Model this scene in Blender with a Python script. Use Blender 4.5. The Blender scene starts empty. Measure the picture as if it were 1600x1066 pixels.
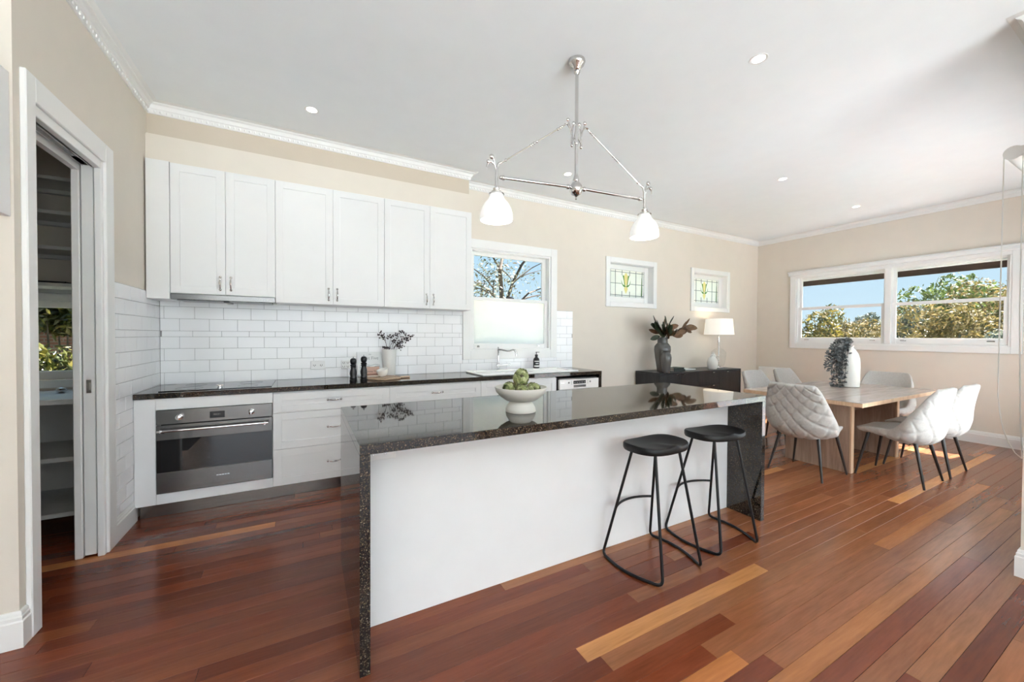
import bpy, bmesh, math, random
from mathutils import Vector, Matrix, noise as mnoise
random.seed(11)
sc = bpy.context.scene
col = sc.collection
PI = math.pi
# ------------------------------------------------------------------ camera
FPX = 599.852
CAM_H = 1.35
cF = Vector((0.47407262, 0.88036307, -0.01469757))
cR = Vector((0.88048286, -0.47404775, 0.00535354))
cU = Vector((0.00225429, 0.01547893, 0.99987765))
cam_d = bpy.data.cameras.new('camera')
cam = bpy.data.objects.new('camera', cam_d)
col.objects.link(cam)
cam_d.sensor_fit = 'HORIZONTAL'
cam_d.sensor_width = 36
cam_d.lens = FPX / 1600 * 36
cam_d.clip_start = 0.05
cam_d.clip_end = 300
M = Matrix.Identity(4)
for i in range(3):
    M[i][0], M[i][1], M[i][2] = cR[i], cU[i], -cF[i]
M[2][3] = CAM_H
cam.matrix_world = M
sc.camera = cam
# ------------------------------------------------------------------ view, world, sun, daylight and added fill at the openings
sc.view_settings.view_transform = 'Standard'
sc.view_settings.look = 'None'
sc.view_settings.exposure = 0.13
sc.view_settings.gamma = 1
sc.view_settings.use_curve_mapping = False
cy = sc.cycles
cy.use_denoising = True
cy.use_light_tree = False
cy.max_bounces = 10
cy.diffuse_bounces = 5
cy.glossy_bounces = 5
cy.transmission_bounces = 8
cy.transparent_max_bounces = 12
cy.caustics_reflective = False
cy.caustics_refractive = False
cy.sample_clamp_indirect = 60
w = bpy.data.worlds.new('sky')
sc.world = w
w.use_nodes = True
nt = w.node_tree
bg = nt.nodes['Background']
tc = nt.nodes.new('ShaderNodeTexCoord')
sp = nt.nodes.new('ShaderNodeSeparateXYZ')
rp = nt.nodes.new('ShaderNodeValToRGB')
nt.links.new(tc.outputs['Generated'], sp.inputs[0])
nt.links.new(sp.outputs['Z'], rp.inputs[0])
e = rp.color_ramp.elements
e[0].position = 0.0
e[0].color = (0.66, 0.82, 0.92, 1)
e[1].position = 0.75
e[1].color = (0.42, 0.66, 0.88, 1)
x = rp.color_ramp.elements.new(0.2)
x.color = (0.50, 0.73, 0.90, 1)
nt.links.new(rp.outputs[0], bg.inputs[0])
bg.inputs[1].default_value = 1.0


def aim(o, d):
    o.rotation_euler = Vector(d).to_track_quat('-Z', 'Y').to_euler()


def light(name, kind, loc, d, energy, color=(1, 1, 1), **kw):
    l = bpy.data.lights.new(name, kind)
    l.energy = energy
    l.color = color
    for k, v in kw.items():
        setattr(l, k, v)
    o = bpy.data.objects.new(name, l)
    col.objects.link(o)
    o.location = loc
    aim(o, d)
    return o


light('sun', 'SUN', (20, 0, 30), (-0.74, 0.07, -1), 34.0, (1, .95, .88), angle=0.009)
# daylight at the dining doors; unseen fill added from behind the camera
DAY = (.88, .95, 1)
light('daylight_dining_doors', 'AREA', (5.3, 0.30, 1.3), (0, 1, .5), 78, DAY, shape='RECTANGLE', size=2.9, size_y=2.3)
light('living_end_fill', 'AREA', (0.6, -4.75, 1.45), (0, 1, 0), 128, DAY, shape='RECTANGLE', size=5.4, size_y=2.4)
# unseen lamps facing up, added outside the openings to brighten the ceiling
light('ceiling_fill_dining', 'AREA', (5.3, -1.9, -1.05), (0, 0, 1), 2500, DAY, shape='RECTANGLE', size=3.1, size_y=4.2)
light('ceiling_fill_living', 'AREA', (0.6, -9.4, -1.05), (0, 0, 1), 6700, DAY, shape='RECTANGLE', size=9, size_y=9)


# ------------------------------------------------------------------ pixel -> place helpers
def ray(px, py):
    return cF * FPX + cR * (px - 800) - cU * (py - 533)


def aty(px, py, Y):
    d = ray(px, py)
    t = Y / d.y
    return Vector((d.x * t, Y, CAM_H + d.z * t))


def atx(px, py, X):
    d = ray(px, py)
    t = X / d.x
    return Vector((X, d.y * t, CAM_H + d.z * t))


def atz(px, py, Z):
    d = ray(px, py)
    t = (Z - CAM_H) / d.z
    return Vector((d.x * t, d.y * t, Z))


# ------------------------------------------------------------------ materials
class NM:
    def __init__(s, name):
        s.m = bpy.data.materials.new(name)
        s.m.use_nodes = True
        s.t = s.m.node_tree
        s.b = s.t.nodes['Principled BSDF']
        s.out = s.t.nodes['Material Output']

    def n(s, kind, **kw):
        o = s.t.nodes.new('ShaderNode' + kind)
        for k, v in kw.items():
            if k.startswith('i_'):
                o.inputs[k[2:]].default_value = v
            else:
                setattr(o, k, v)
        return o

    def l(s, a, b):
        s.t.links.new(a, b)

    def ramp(s, fac, stops):
        r = s.n('ValToRGB')
        el = r.color_ramp.elements
        while len(el) < len(stops):
            el.new(0.5)
        for q, (p, c) in zip(el, stops):
            q.position = p
            q.color = (*c, 1)
        s.l(fac, r.inputs[0])
        return r.outputs[0]

    def bump(s, h, strength=.2, dist=.01):
        b = s.n('Bump')
        b.inputs['Strength'].default_value = strength
        b.inputs['Distance'].default_value = dist
        s.l(h, b.inputs['Height'])
        s.l(b.outputs[0], s.b.inputs['Normal'])


def srgb(r, g, b):
    f = lambda c: (c / 255 / 12.92) if c <= 10.3 else ((c / 255 + .055) / 1.055) ** 2.4
    return (f(r), f(g), f(b))


def plain(name, c, rough=.5, metal=0, var=.06, scale=6, bump=0, bscale=200, spec=.5, coat=0):
    q = NM(name)
    q.b.inputs['Roughness'].default_value = rough
    q.b.inputs['Metallic'].default_value = metal
    q.b.inputs['Specular IOR Level'].default_value = spec
    q.b.inputs['Coat Weight'].default_value = coat
    g = q.n('NewGeometry')
    nz = q.n('TexNoise', i_Scale=scale, i_Detail=4)
    q.l(g.outputs['Position'], nz.inputs['Vector'])
    lo = tuple(max(0, v * (1 - var)) for v in c)
    hi = tuple(min(1, v * (1 + var)) for v in c)
    q.l(q.ramp(nz.outputs['Fac'], [(.3, lo), (.7, hi)]), q.b.inputs['Base Color'])
    if bump:
        n2 = q.n('TexNoise', i_Scale=bscale, i_Detail=3)
        q.l(g.outputs['Position'], n2.inputs['Vector'])
        q.bump(n2.outputs['Fac'], bump, .004)
    return q.m


def wood(name, lo, hi, rough=.4, axis='X', scale=1, bump=.05, objcolor=False, coat=0, spec=.5):
    q = NM(name)
    g = q.n('NewGeometry')
    oi = q.n('ObjectInfo')
    mp = q.n('Mapping')
    s = {'X': (1.3, 16, 16), 'Y': (16, 1.3, 16), 'Z': (16, 16, 1.3)}[axis]
    mp.inputs['Scale'].default_value = tuple(v * scale for v in s)
    add = q.n('VectorMath', operation='ADD')
    cmb = q.n('CombineXYZ')
    ml = q.n('Math', operation='MULTIPLY')
    ml.inputs[1].default_value = 37
    q.l(oi.outputs['Random'], ml.inputs[0])
    for i in range(3):
        q.l(ml.outputs[0], cmb.inputs[i])
    q.l(g.outputs['Position'], mp.inputs['Vector'])
    q.l(mp.outputs[0], add.inputs[0])
    q.l(cmb.outputs[0], add.inputs[1])
    n1 = q.n('TexNoise', i_Scale=1.0, i_Detail=6, i_Roughness=.62, i_Distortion=.6)
    q.l(add.outputs[0], n1.inputs['Vector'])
    n2 = q.n('TexNoise', i_Scale=6.0, i_Detail=3)
    q.l(add.outputs[0], n2.inputs['Vector'])
    mx = q.n('Math', operation='MULTIPLY_ADD')
    mx.inputs[1].default_value = .35
    q.l(n2.outputs['Fac'], mx.inputs[0])
    m2 = q.n('Math', operation='MULTIPLY')
    m2.inputs[1].default_value = .75
    q.l(n1.outputs['Fac'], m2.inputs[0])
    q.l(m2.outputs[0], mx.inputs[2])
    if objcolor:
        shade = q.ramp(mx.outputs[0], [(.28, (.70, .66, .64)), (.5, (.97, .97, .97)), (.74, (1.25, 1.28, 1.30))])
        mix = q.n('MixRGB', blend_type='MULTIPLY')
        mix.inputs[0].default_value = 1
        q.l(oi.outputs['Color'], mix.inputs[1])
        q.l(shade, mix.inputs[2])
        q.l(mix.outputs[0], q.b.inputs['Base Color'])
    else:
        q.l(q.ramp(mx.outputs[0], [(.33, lo), (.68, hi)]), q.b.inputs['Base Color'])
    q.b.inputs['Roughness'].default_value = rough
    q.b.inputs['Specular IOR Level'].default_value = spec
    q.b.inputs['Coat Weight'].default_value = coat
    q.b.inputs['Coat Roughness'].default_value = .12
    if bump:
        q.bump(mx.outputs[0], bump, .003)
    return q.m


def granite():
    q = NM('polished_black_granite')
    g = q.n('NewGeometry')
    v = q.n('TexVoronoi', i_Scale=300)
    q.l(g.outputs['Position'], v.inputs['Vector'])
    nz = q.n('TexNoise', i_Scale=150, i_Detail=5, i_Roughness=.7)
    q.l(g.outputs['Position'], nz.inputs['Vector'])
    sepc = q.n('SeparateColor')
    q.l(v.outputs['Color'], sepc.inputs[0])
    ad = q.n('Math', operation='MULTIPLY')
    q.l(sepc.outputs[0], ad.inputs[0])
    q.l(nz.outputs['Fac'], ad.inputs[1])
    c = q.ramp(ad.outputs[0], [(.24, (.005, .005, .006)), (.36, (.018, .014, .010)), (.45, (.075, .050, .024)), (.54, (.19, .135, .075)), (.64, (.45, .40, .34))])
    q.l(c, q.b.inputs['Base Color'])
    q.b.inputs['Roughness'].default_value = .035
    q.b.inputs['IOR'].default_value = 1.62
    return q.m


def glass_clear(name='window_glass', tint=(.97, .985, .99), refl=.06):
    q = NM(name)
    tr = q.n('BsdfTransparent')
    tr.inputs[0].default_value = (*tint, 1)
    gl = q.n('BsdfGlossy')
    gl.inputs['Roughness'].default_value = .02
    mx = q.n('MixShader')
    lw = q.n('LayerWeight')
    lw.inputs[0].default_value = .5
    pw = q.n('Math', operation='POWER')
    pw.inputs[1].default_value = 5
    q.l(lw.outputs['Facing'], pw.inputs[0])
    ma = q.n('Math', operation='MULTIPLY_ADD')
    ma.inputs[1].default_value = .4
    ma.inputs[2].default_value = .008
    q.l(pw.outputs[0], ma.inputs[0])
    q.l(ma.outputs[0], mx.inputs[0])
    q.l(tr.outputs[0], mx.inputs[1])
    q.l(gl.outputs[0], mx.inputs[2])
    q.l(mx.outputs[0], q.out.inputs[0])
    return q.m


def glass_obscure(name, c, see=.25, scale=60):
    q = NM(name)
    g = q.n('NewGeometry')
    nz = q.n('TexNoise', i_Scale=scale, i_Detail=2)
    q.l(g.outputs['Position'], nz.inputs['Vector'])
    tl = q.n('BsdfTranslucent')
    tl.inputs[0].default_value = (*c, 1)
    rf = q.n('BsdfRefraction')
    rf.inputs['Color'].default_value = (*c, 1)
    rf.inputs['Roughness'].default_value = .35
    rf.inputs['IOR'].default_value = 1.02
    bp = q.n('Bump')
    bp.inputs['Strength'].default_value = .6
    bp.inputs['Distance'].default_value = .01
    q.l(nz.outputs['Fac'], bp.inputs['Height'])
    q.l(bp.outputs[0], rf.inputs['Normal'])
    mx = q.n('MixShader')
    mx.inputs[0].default_value = see
    q.l(tl.outputs[0], mx.inputs[1])
    q.l(rf.outputs[0], mx.inputs[2])
    gl = q.n('BsdfGlossy')
    gl.inputs['Roughness'].default_value = .1
    m2 = q.n('MixShader')
    m2.inputs[0].default_value = .04
    q.l(mx.outputs[0], m2.inputs[1])
    q.l(gl.outputs[0], m2.inputs[2])
    q.l(m2.outputs[0], q.out.inputs[0])
    return q.m


def emit(name, c, s):
    q = NM(name)
    q.b.inputs['Base Color'].default_value = (.9, .9, .9, 1)
    g = q.n('NewGeometry')
    nz = q.n('TexNoise', i_Scale=3)
    q.l(g.outputs['Position'], nz.inputs['Vector'])
    q.l(q.ramp(nz.outputs['Fac'], [(.2, tuple(v * .97 for v in c)), (.8, c)]), q.b.inputs['Emission Color'])
    q.b.inputs['Emission Strength'].default_value = s
    return q.m


def leafmat(name, stops, rough=.45, trans=.25):
    q = NM(name)
    g = q.n('NewGeometry')
    c = q.ramp(g.outputs['Random Per Island'], stops)
    q.l(c, q.b.inputs['Base Color'])
    q.b.inputs['Roughness'].default_value = rough
    tl = q.n('BsdfTranslucent')
    q.l(c, tl.inputs[0])
    mx = q.n('MixShader')
    mx.inputs[0].default_value = trans
    q.l(q.b.outputs[0], mx.inputs[1])
    q.l(tl.outputs[0], mx.inputs[2])
    q.l(mx.outputs[0], q.out.inputs[0])
    return q.m


MT = {}
MT['wall'] = plain('warm_beige_wall_paint', srgb(220, 212, 201), .75, var=.015, bump=.05, bscale=120)
MT['wallshade'] = plain('shaded_beige_wall_paint', srgb(200, 188, 172), .75, var=.015, bump=.05, bscale=120)  # wall paint with the shade of the upper bulkhead put into its colour
MT['ceiling'] = plain('white_ceiling_paint', srgb(237, 241, 244), .8, var=.01)
MT['trim'] = plain('white_gloss_trim_paint', srgb(233, 233, 232), .35, var=.01)
MT['cornice'] = plain('white_cornice_plaster', srgb(230, 230, 229), .6, var=.01)
MT['cab'] = plain('white_satin_cabinet_paint', srgb(228, 228, 228), .38, var=.01)
MT['islandpanel'] = plain('white_satin_island_panel', srgb(226, 227, 228), .42, var=.01)
MT['shelf'] = plain('pantry_shelf_melamine', srgb(205, 205, 203), .5, var=.02)
MT['tile'] = plain('white_glazed_tile', srgb(243, 244, 246), .14, var=.015, scale=3)
MT['grout'] = plain('grey_grout', srgb(150, 151, 153), .9, var=.05, scale=40)
MT['granite'] = granite()
MT['steel'] = plain('brushed_stainless_steel', (.20, .195, .19), .24, 1, var=.08, scale=2)
MT['kick'] = plain('brushed_steel_kickboard', (.22, .19, .17), .26, 1, var=.05, scale=3)
MT['chrome'] = plain('polished_chrome', (.80, .80, .81), .06, 1, var=.01)
MT['nickel'] = plain('polished_nickel', (.62, .61, .60), .10, 1, var=.03)
MT['ovenglass'] = plain('black_oven_glass', (.008, .008, .009), .03, var=.1, spec=.9)
MT['black'] = plain('black_plastic', (.008, .008, .009), .28, var=.1)
MT['blackwood'] = wood('black_stained_timber', (.006, .006, .007), (.030, .029, .030), .38, 'Z', bump=.1)
MT['stoolseat'] = wood('black_stained_seat_timber', (.004, .004, .004), (.014, .0135, .0135), .40, 'X', bump=.08, spec=.3)
MT['blackmetal'] = plain('black_powder_coated_steel', (.006, .006, .007), .30, var=.1, spec=.35)
MT['floor'] = wood('red_hardwood_floor_boards', (0, 0, 0), (0, 0, 0), .20, 'X', objcolor=True, bump=.006, spec=.42)
MT['floorfill'] = wood('red_hardwood_floor', (.10, .035, .018), (.24, .09, .045), .21, 'X', bump=.006)
MT['subfloor'] = plain('dark_subfloor', (.03, .014, .008), .9)
MT['oak'] = wood('greyed_oak_veneer', srgb(132, 106, 90), srgb(178, 152, 134), .34, 'Z', bump=.05)
MT['oaktop'] = wood('greyed_oak_table_top', srgb(160, 142, 132), srgb(196, 180, 170), .22, 'X', bump=.04)  # paler than the legs: window reflection put into the top's colour
MT['oakedge'] = wood('pale_oak_edge', srgb(190, 155, 125), srgb(222, 190, 158), .4, 'Z', bump=.03)
MT['fabric'] = plain('light_grey_chair_fabric', srgb(184, 181, 177), .9, var=.07, scale=60, bump=.25, bscale=700)
MT['chairleg'] = plain('dark_bronze_chair_leg', (.022, .017, .015), .35, var=.15)
MT['ceramic'] = plain('white_glazed_ceramic', srgb(238, 238, 236), .12, var=.01)
MT['matte'] = plain('matte_white_ceramic', srgb(226, 226, 222), .6, var=.02, bump=.05, bscale=90)
MT['bowl'] = plain('pale_grey_stone_bowl', srgb(205, 203, 196), .65, var=.03, bump=.08, bscale=150)
MT['greyvase'] = plain('dark_grey_glazed_vase', srgb(92, 90, 88), .12, var=.06)
MT['cup'] = plain('white_speckled_cup', srgb(236, 234, 230), .4, var=.02)
MT['glass'] = glass_clear()
MT['frost'] = glass_obscure('frosted_window_glass', (1, .965, .93), .10)
MT['obscure'] = glass_obscure('cream_obscure_leadlight', (1, .96, .90), .12, 40)
MT['amber'] = glass_obscure('amber_leadlight', (.93, .80, .36), .3, 40)
MT['green'] = glass_obscure('green_leadlight', (.13, .30, .06), .3, 40)
MT['lead'] = plain('lead_came', (.20, .20, .20), .5, .6)
MT['lampglow'] = emit('lit_downlight_lens', (1, .97, .92), 9)
MT['bulb'] = emit('lit_bulb', (1, .95, .88), 14)
MT['greenleaf'] = leafmat('green_leaf', [(.0, (0.018, 0.042, 0.009)), (.5, (0.060, 0.102, 0.018)), (1, (0.180, 0.216, 0.042))])


# ------------------------------------------------------------------ mesh builder
def fan_frames(pts):
    n = len(pts)
    T = []
    for i in range(n):
        a = pts[max(0, i - 1)]
        b = pts[min(n - 1, i + 1)]
        d = (b - a)
        T.append(d.normalized() if d.length > 1e-9 else Vector((0, 0, 1)))
    up = Vector((0, 0, 1)) if abs(T[0].z) < .9 else Vector((1, 0, 0))
    N = (up - T[0] * up.dot(T[0])).normalized()
    out = []
    for i in range(n):
        N = (N - T[i] * N.dot(T[i]))
        if N.length < 1e-6:
            N = T[i].orthogonal()
        N.normalize()
        out.append((N.copy(), T[i].cross(N)))
    return out


class MB:
    def __init__(s):
        s.v = []
        s.f = []

    def add(s, vs, fs):
        o = len(s.v)
        s.v += [tuple(q) for q in vs]
        s.f += [tuple(i + o for i in f) for f in fs]
        return s

    def box(s, x0, x1, y0, y1, z0, z1, b=0):
        if x1 < x0: x0, x1 = x1, x0
        if y1 < y0: y0, y1 = y1, y0
        if z1 < z0: z0, z1 = z1, z0
        if b <= 0:
            vs = [(x0, y0, z0), (x1, y0, z0), (x1, y1, z0), (x0, y1, z0), (x0, y0, z1), (x1, y0, z1), (x1, y1, z1), (x0, y1, z1)]
            return s.add(vs, [(0, 3, 2, 1), (4, 5, 6, 7), (0, 1, 5, 4), (1, 2, 6, 5), (2, 3, 7, 6), (3, 0, 4, 7)])
        b = min(b, (x1 - x0) * .49, (y1 - y0) * .49, (z1 - z0) * .49)
        bm = bmesh.new()
        c = [bm.verts.new((X, Y, Z)) for X, Y, Z in ((x0, y0, z0), (x1, y0, z0), (x1, y1, z0), (x0, y1, z0), (x0, y0, z1), (x1, y0, z1), (x1, y1, z1), (x0, y1, z1))]
        for f in ((0, 3, 2, 1), (4, 5, 6, 7), (0, 1, 5, 4), (1, 2, 6, 5), (2, 3, 7, 6), (3, 0, 4, 7)):
            bm.faces.new([c[i] for i in f])
        bmesh.ops.bevel(bm, geom=list(bm.edges), offset=b, segments=1, affect='EDGES', profile=.5)
        bm.verts.index_update()
        s.add([v.co[:] for v in bm.verts], [[v.index for v in f.verts] for f in bm.faces])
        bm.free()
        return s

    def tube(s, pts, r, seg=8, caps=True):
        pts = [Vector(p) for p in pts]
        rs = r if isinstance(r, (list, tuple)) else [r] * len(pts)
        fr = fan_frames(pts)
        vs = []
        for p, (N, B), q in zip(pts, fr, rs):
            for k in range(seg):
                a = 2 * PI * k / seg
                vs.append(p + N * (q * math.cos(a)) + B * (q * math.sin(a)))
        fs = []
        for i in range(len(pts) - 1):
            for k in range(seg):
                k2 = (k + 1) % seg
                fs.append((i * seg + k, i * seg + k2, (i + 1) * seg + k2, (i + 1) * seg + k))
        if caps:
            fs.append(tuple(range(seg))[::-1])
            fs.append(tuple((len(pts) - 1) * seg + k for k in range(seg)))
        return s.add(vs, fs)

    def lathe(s, prof, c=(0, 0, 0), seg=28, flute=0, nfl=0):
        vs = []
        fs = []
        for (r, z) in prof:
            for k in range(seg):
                a = 2 * PI * k / seg
                rr = r * (1 + (flute * math.cos(nfl * a) if flute else 0))
                vs.append((c[0] + rr * math.cos(a), c[1] + rr * math.sin(a), c[2] + z))
        for i in range(len(prof) - 1):
            for k in range(seg):
                k2 = (k + 1) % seg
                fs.append((i * seg + k, i * seg + k2, (i + 1) * seg + k2, (i + 1) * seg + k))
        if prof[0][0] > 1e-5:
            fs.append(tuple(range(seg))[::-1])
        if prof[-1][0] > 1e-5:
            fs.append(tuple((len(prof) - 1) * seg + k for k in range(seg)))
        return s.add(vs, fs)

    def prism(s, poly, ax, a0, a1):
        """poly: list of 2-D points; ax: axis of extrusion ('x': (y,z) points, 'y': (x,z), 'z': (x,y))"""
        def P(u, v, a):
            return {'x': (a, u, v), 'y': (u, a, v), 'z': (u, v, a)}[ax]
        n = len(poly)
        vs = [P(u, v, a0) for u, v in poly] + [P(u, v, a1) for u, v in poly]
        fs = [tuple(range(n))[::-1], tuple(range(n, 2 * n))]
        fs += [(i, (i + 1) % n, n + (i + 1) % n, n + i) for i in range(n)]
        return s.add(vs, fs)

    def ball(s, c, r, seg=10, rings=6):
        rx, ry, rz = r if isinstance(r, (list, tuple)) else (r, r, r)
        vs = [(c[0], c[1], c[2] - rz)]
        for i in range(1, rings):
            t = PI * i / rings
            for k in range(seg):
                a = 2 * PI * k / seg
                vs.append((c[0] + rx * math.sin(t) * math.cos(a), c[1] + ry * math.sin(t) * math.sin(a), c[2] - rz * math.cos(t)))
        vs.append((c[0], c[1], c[2] + rz))
        fs = [(0, 1 + (k + 1) % seg, 1 + k) for k in range(seg)]
        for i in range(rings - 2):
            for k in range(seg):
                k2 = (k + 1) % seg
                fs.append((1 + i * seg + k, 1 + i * seg + k2, 1 + (i + 1) * seg + k2, 1 + (i + 1) * seg + k))
        L = len(vs) - 1
        b = 1 + (rings - 2) * seg
        fs += [(b + k, b + (k + 1) % seg, L) for k in range(seg)]
        return s.add(vs, fs)

    def xf(s, mat):
        s.v = [tuple(mat @ Vector(q)) for q in s.v]
        return s

    def mesh(s, name, mat, smooth=False):
        me = bpy.data.meshes.new(name)
        me.from_pydata(s.v, [], s.f)
        bm = bmesh.new()
        bm.from_mesh(me)
        bmesh.ops.recalc_face_normals(bm, faces=bm.faces)
        bm.to_mesh(me)
        bm.free()
        me.materials.append(MT[mat] if isinstance(mat, str) else mat)
        if smooth:
            for p in me.polygons:
                p.use_smooth = True
            if smooth != 'all':
                try:
                    me.set_sharp_from_angle(angle=math.radians(smooth if smooth > 1 else 40))
                except Exception:
                    pass
        return me

    def build(s, name, mat, parent=None, smooth=False):
        return link(name, s.mesh(name, mat, smooth), parent)


def link(name, me, parent=None):
    o = bpy.data.objects.new(name, me)
    col.objects.link(o)
    if parent is not None:
        o.parent = parent
        off = parent.location.copy() if parent.parent is None else Vector((0, 0, 0))
        o.matrix_parent_inverse = Matrix.Translation(-off)
    return o


def tag(o, label=None, cat=None, group=None, kind=None):
    if label: o['label'] = label
    if cat: o['category'] = cat
    if group: o['group'] = group
    if kind: o['kind'] = kind
    return o


def thing(name, loc, label, cat, group=None):
    o = bpy.data.objects.new(name, None)
    o.empty_display_size = .1
    col.objects.link(o)
    o.location = loc
    return tag(o, label, cat, group)


def copy_tree(o, parent=None):
    c = o.copy()
    col.objects.link(c)
    c.parent = parent
    for ch in list(o.children):
        copy_tree(ch, c)
    return c


def text(body, size, font_ext=.0006):
    cu = bpy.data.curves.new('lettering', 'FONT')
    cu.body = body
    cu.size = size
    cu.extrude = font_ext
    cu.align_x = 'CENTER'
    cu.align_y = 'CENTER'
    ob = bpy.data.objects.new('lettering_tmp', cu)
    col.objects.link(ob)
    dg = bpy.context.evaluated_depsgraph_get()
    me = bpy.data.meshes.new_from_object(ob.evaluated_get(dg))
    bpy.data.objects.remove(ob)
    me.materials.clear()
    return me


def text_on(name, body, size, loc, normal, mat, parent, up=(0, 0, 1)):
    me = text(body, size)
    me.materials.append(MT[mat])
    z = Vector(normal).normalized()
    y = Vector(up)
    y = (y - z * y.dot(z)).normalized()
    x = y.cross(z)
    m = Matrix(((x.x, y.x, z.x, loc[0]), (x.y, y.y, z.y, loc[1]), (x.z, y.z, z.z, loc[2]), (0, 0, 0, 1)))
    me.transform(m)
    return link(name, me, parent)


def struct(o):
    o['kind'] = 'structure'
    return o


def wall_holes(u0, u1, z0, z1, holes):
    """split a wall rectangle around rectangular holes -> list of (u0,u1,z0,z1)"""
    us = sorted({u0, u1, *[h[0] for h in holes], *[h[1] for h in holes]})
    zs = sorted({z0, z1, *[h[2] for h in holes], *[h[3] for h in holes]})
    out = []
    for a, b in zip(us, us[1:]):
        run = None
        for c, d in zip(zs, zs[1:]):
            m = ((a + b) / 2, (c + d) / 2)
            inside = any(h[0] < m[0] < h[1] and h[2] < m[1] < h[3] for h in holes)
            if inside:
                if run: out.append(run)
                run = None
            else:
                run = (a, b, run[2] if run else c, d)
        if run: out.append(run)
    return out


def fillet(pts, r, n=6):
    pts = [Vector(p) for p in pts]
    out = [pts[0]]
    for a, b, c in zip(pts, pts[1:], pts[2:]):
        d1 = (a - b)
        d2 = (c - b)
        q = min(r, d1.length * .45, d2.length * .45)
        p1 = b + d1.normalized() * q
        p2 = b + d2.normalized() * q
        for i in range(n + 1):
            t = i / n
            out.append(p1 * (1 - t) ** 2 + b * 2 * t * (1 - t) + p2 * t * t)
    out.append(pts[-1])
    return out


def sweep(mb, path, prof, closed=False):
    """path: (x,y) list, wall on the right-hand side is outside; prof: (d out of the wall, z)"""
    n = len(path)
    P = [Vector(p).to_2d() if len(p) > 2 else Vector(p) for p in path]
    rows = []
    for i in range(n):
        d1 = (P[i] - P[i - 1]).normalized() if i > 0 else None
        d2 = (P[i + 1] - P[i]).normalized() if i < n - 1 else None
        n1 = Vector((d1.y, -d1.x)) if d1 is not None else None
        n2 = Vector((d2.y, -d2.x)) if d2 is not None else None
        if n1 is None: m = n2
        elif n2 is None: m = n1
        else:
            m = (n1 + n2)
            m = m / (1 + n1.dot(n2))
        rows.append([(P[i].x + m.x * d, P[i].y + m.y * d, z) for d, z in prof])
    k = len(prof)
    vs = [v for r in rows for v in r]
    fs = []
    for i in range(n - 1):
        for j in range(k - 1):
            fs.append((i * k + j, i * k + j + 1, (i + 1) * k + j + 1, (i + 1) * k + j))
    mb.add(vs, fs)
    return mb


# ================================================================== SETTING
XL, XR, YB, CE = -1.085, 7.60, 4.246, 3.15
YF, XN = 0.53, 3.56          # dining front wall, living-room nib wall
ZC = 3.067                   # cornice underside
# ---- floor: boards are parts
FW, FY0 = 0.0797, 0.671
fb = MB().box(-2.6, 7.8, -4.7, 4.5, -.12, -.013)
floor = struct(fb.build('floor', 'subfloor'))
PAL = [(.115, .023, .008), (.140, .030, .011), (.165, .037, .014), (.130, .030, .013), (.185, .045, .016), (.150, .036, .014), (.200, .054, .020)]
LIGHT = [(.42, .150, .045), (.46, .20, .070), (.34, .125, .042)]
PALR = [(.215, .072, .030), (.235, .084, .035), (.195, .066, .028), (.260, .100, .042), (.225, .078, .032)]  # paler right-hand boards: part own tone, part window haze put into the colour
fixed = {31: [(-2.55, -.19, 0)], 7: [(1.025, 2.35, 1)], 3: [(1.02, 1.61, 0)], 24: [(2.95, 4.0, 0)], 18: [(2.98, 4.3, 1)]}
rb = random.Random(5)
nb = 0
for k in range(-6, 45):
    y0 = FY0 + FW * k
    if y0 > 4.22: break
    y1 = min(y0 + FW - .0012, 4.24)
    segs = []
    fx = fixed.get(k, [])
    x = -2.55 if k >= 12 else (-1.2 if k > 0 else .3)
    cuts = [x]
    while x < 7.6:
        x += rb.uniform(1.1, 3.4)
        cuts.append(min(x, 7.6))
    if 7.6 - cuts[-2] < .4: cuts.pop(-2)
    for a, b, ci in fx:
        cuts = sorted([c for c in cuts if c < a - .25 or c > b + .25] + [a, b])
        if cuts[-1] < 7.6: cuts.append(7.6)
    for a, b in zip(cuts, cuts[1:]):
        c = None
        for fa, fb_, ci in fx:
            if a >= fa - .01 and b <= fb_ + .01: c = LIGHT[ci]
        if c is None:
            mid = (a + b) / 2
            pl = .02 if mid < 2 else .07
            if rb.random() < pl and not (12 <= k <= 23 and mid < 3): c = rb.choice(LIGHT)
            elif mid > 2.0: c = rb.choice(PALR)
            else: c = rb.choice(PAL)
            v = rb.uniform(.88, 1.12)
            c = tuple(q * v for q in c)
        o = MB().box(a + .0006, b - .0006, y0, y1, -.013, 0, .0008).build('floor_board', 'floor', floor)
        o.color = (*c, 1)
        nb += 1
o = MB().box(-2.6, 7.8, -4.7, FY0 - 6 * FW - .002, -.013, 0).build('floor_boards_beyond', 'floorfill', floor)
o['kind'] = 'stuff'

# ---- ceiling
struct(MB().box(-2.6, 7.8, -4.7, 4.5, CE, CE + .12).build('ceiling', 'ceiling'))

# ---- back wall with its four openings
KW = (1.715, 2.862, 1.155, 2.395)        # kitchen window opening
S1 = (3.885, 4.775, 1.85, 2.425)
S2 = (5.737, 6.640, 1.85, 2.425)
PW = (-2.25, -1.32, .99, 1.60)           # pantry window
mb = MB()
for a, b, c, d in wall_holes(-2.45, 7.75, 0, CE, [KW, S1, S2, PW]):
    mb.box(a, b, YB, YB + .17, c, d)
wall_back = struct(mb.build('wall_back', 'wall'))
# ---- right wall
RW = (1.24, 3.58, 1.235, 2.405)          # y0,y1,z0,z1 opening
mb = MB()
for a, b, c, d in wall_holes(YF - .15, YB, 0, CE, [RW]):
    mb.box(XR, XR + .17, a, b, c, d)
wall_right = struct(mb.build('wall_right', 'wall'))
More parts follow.
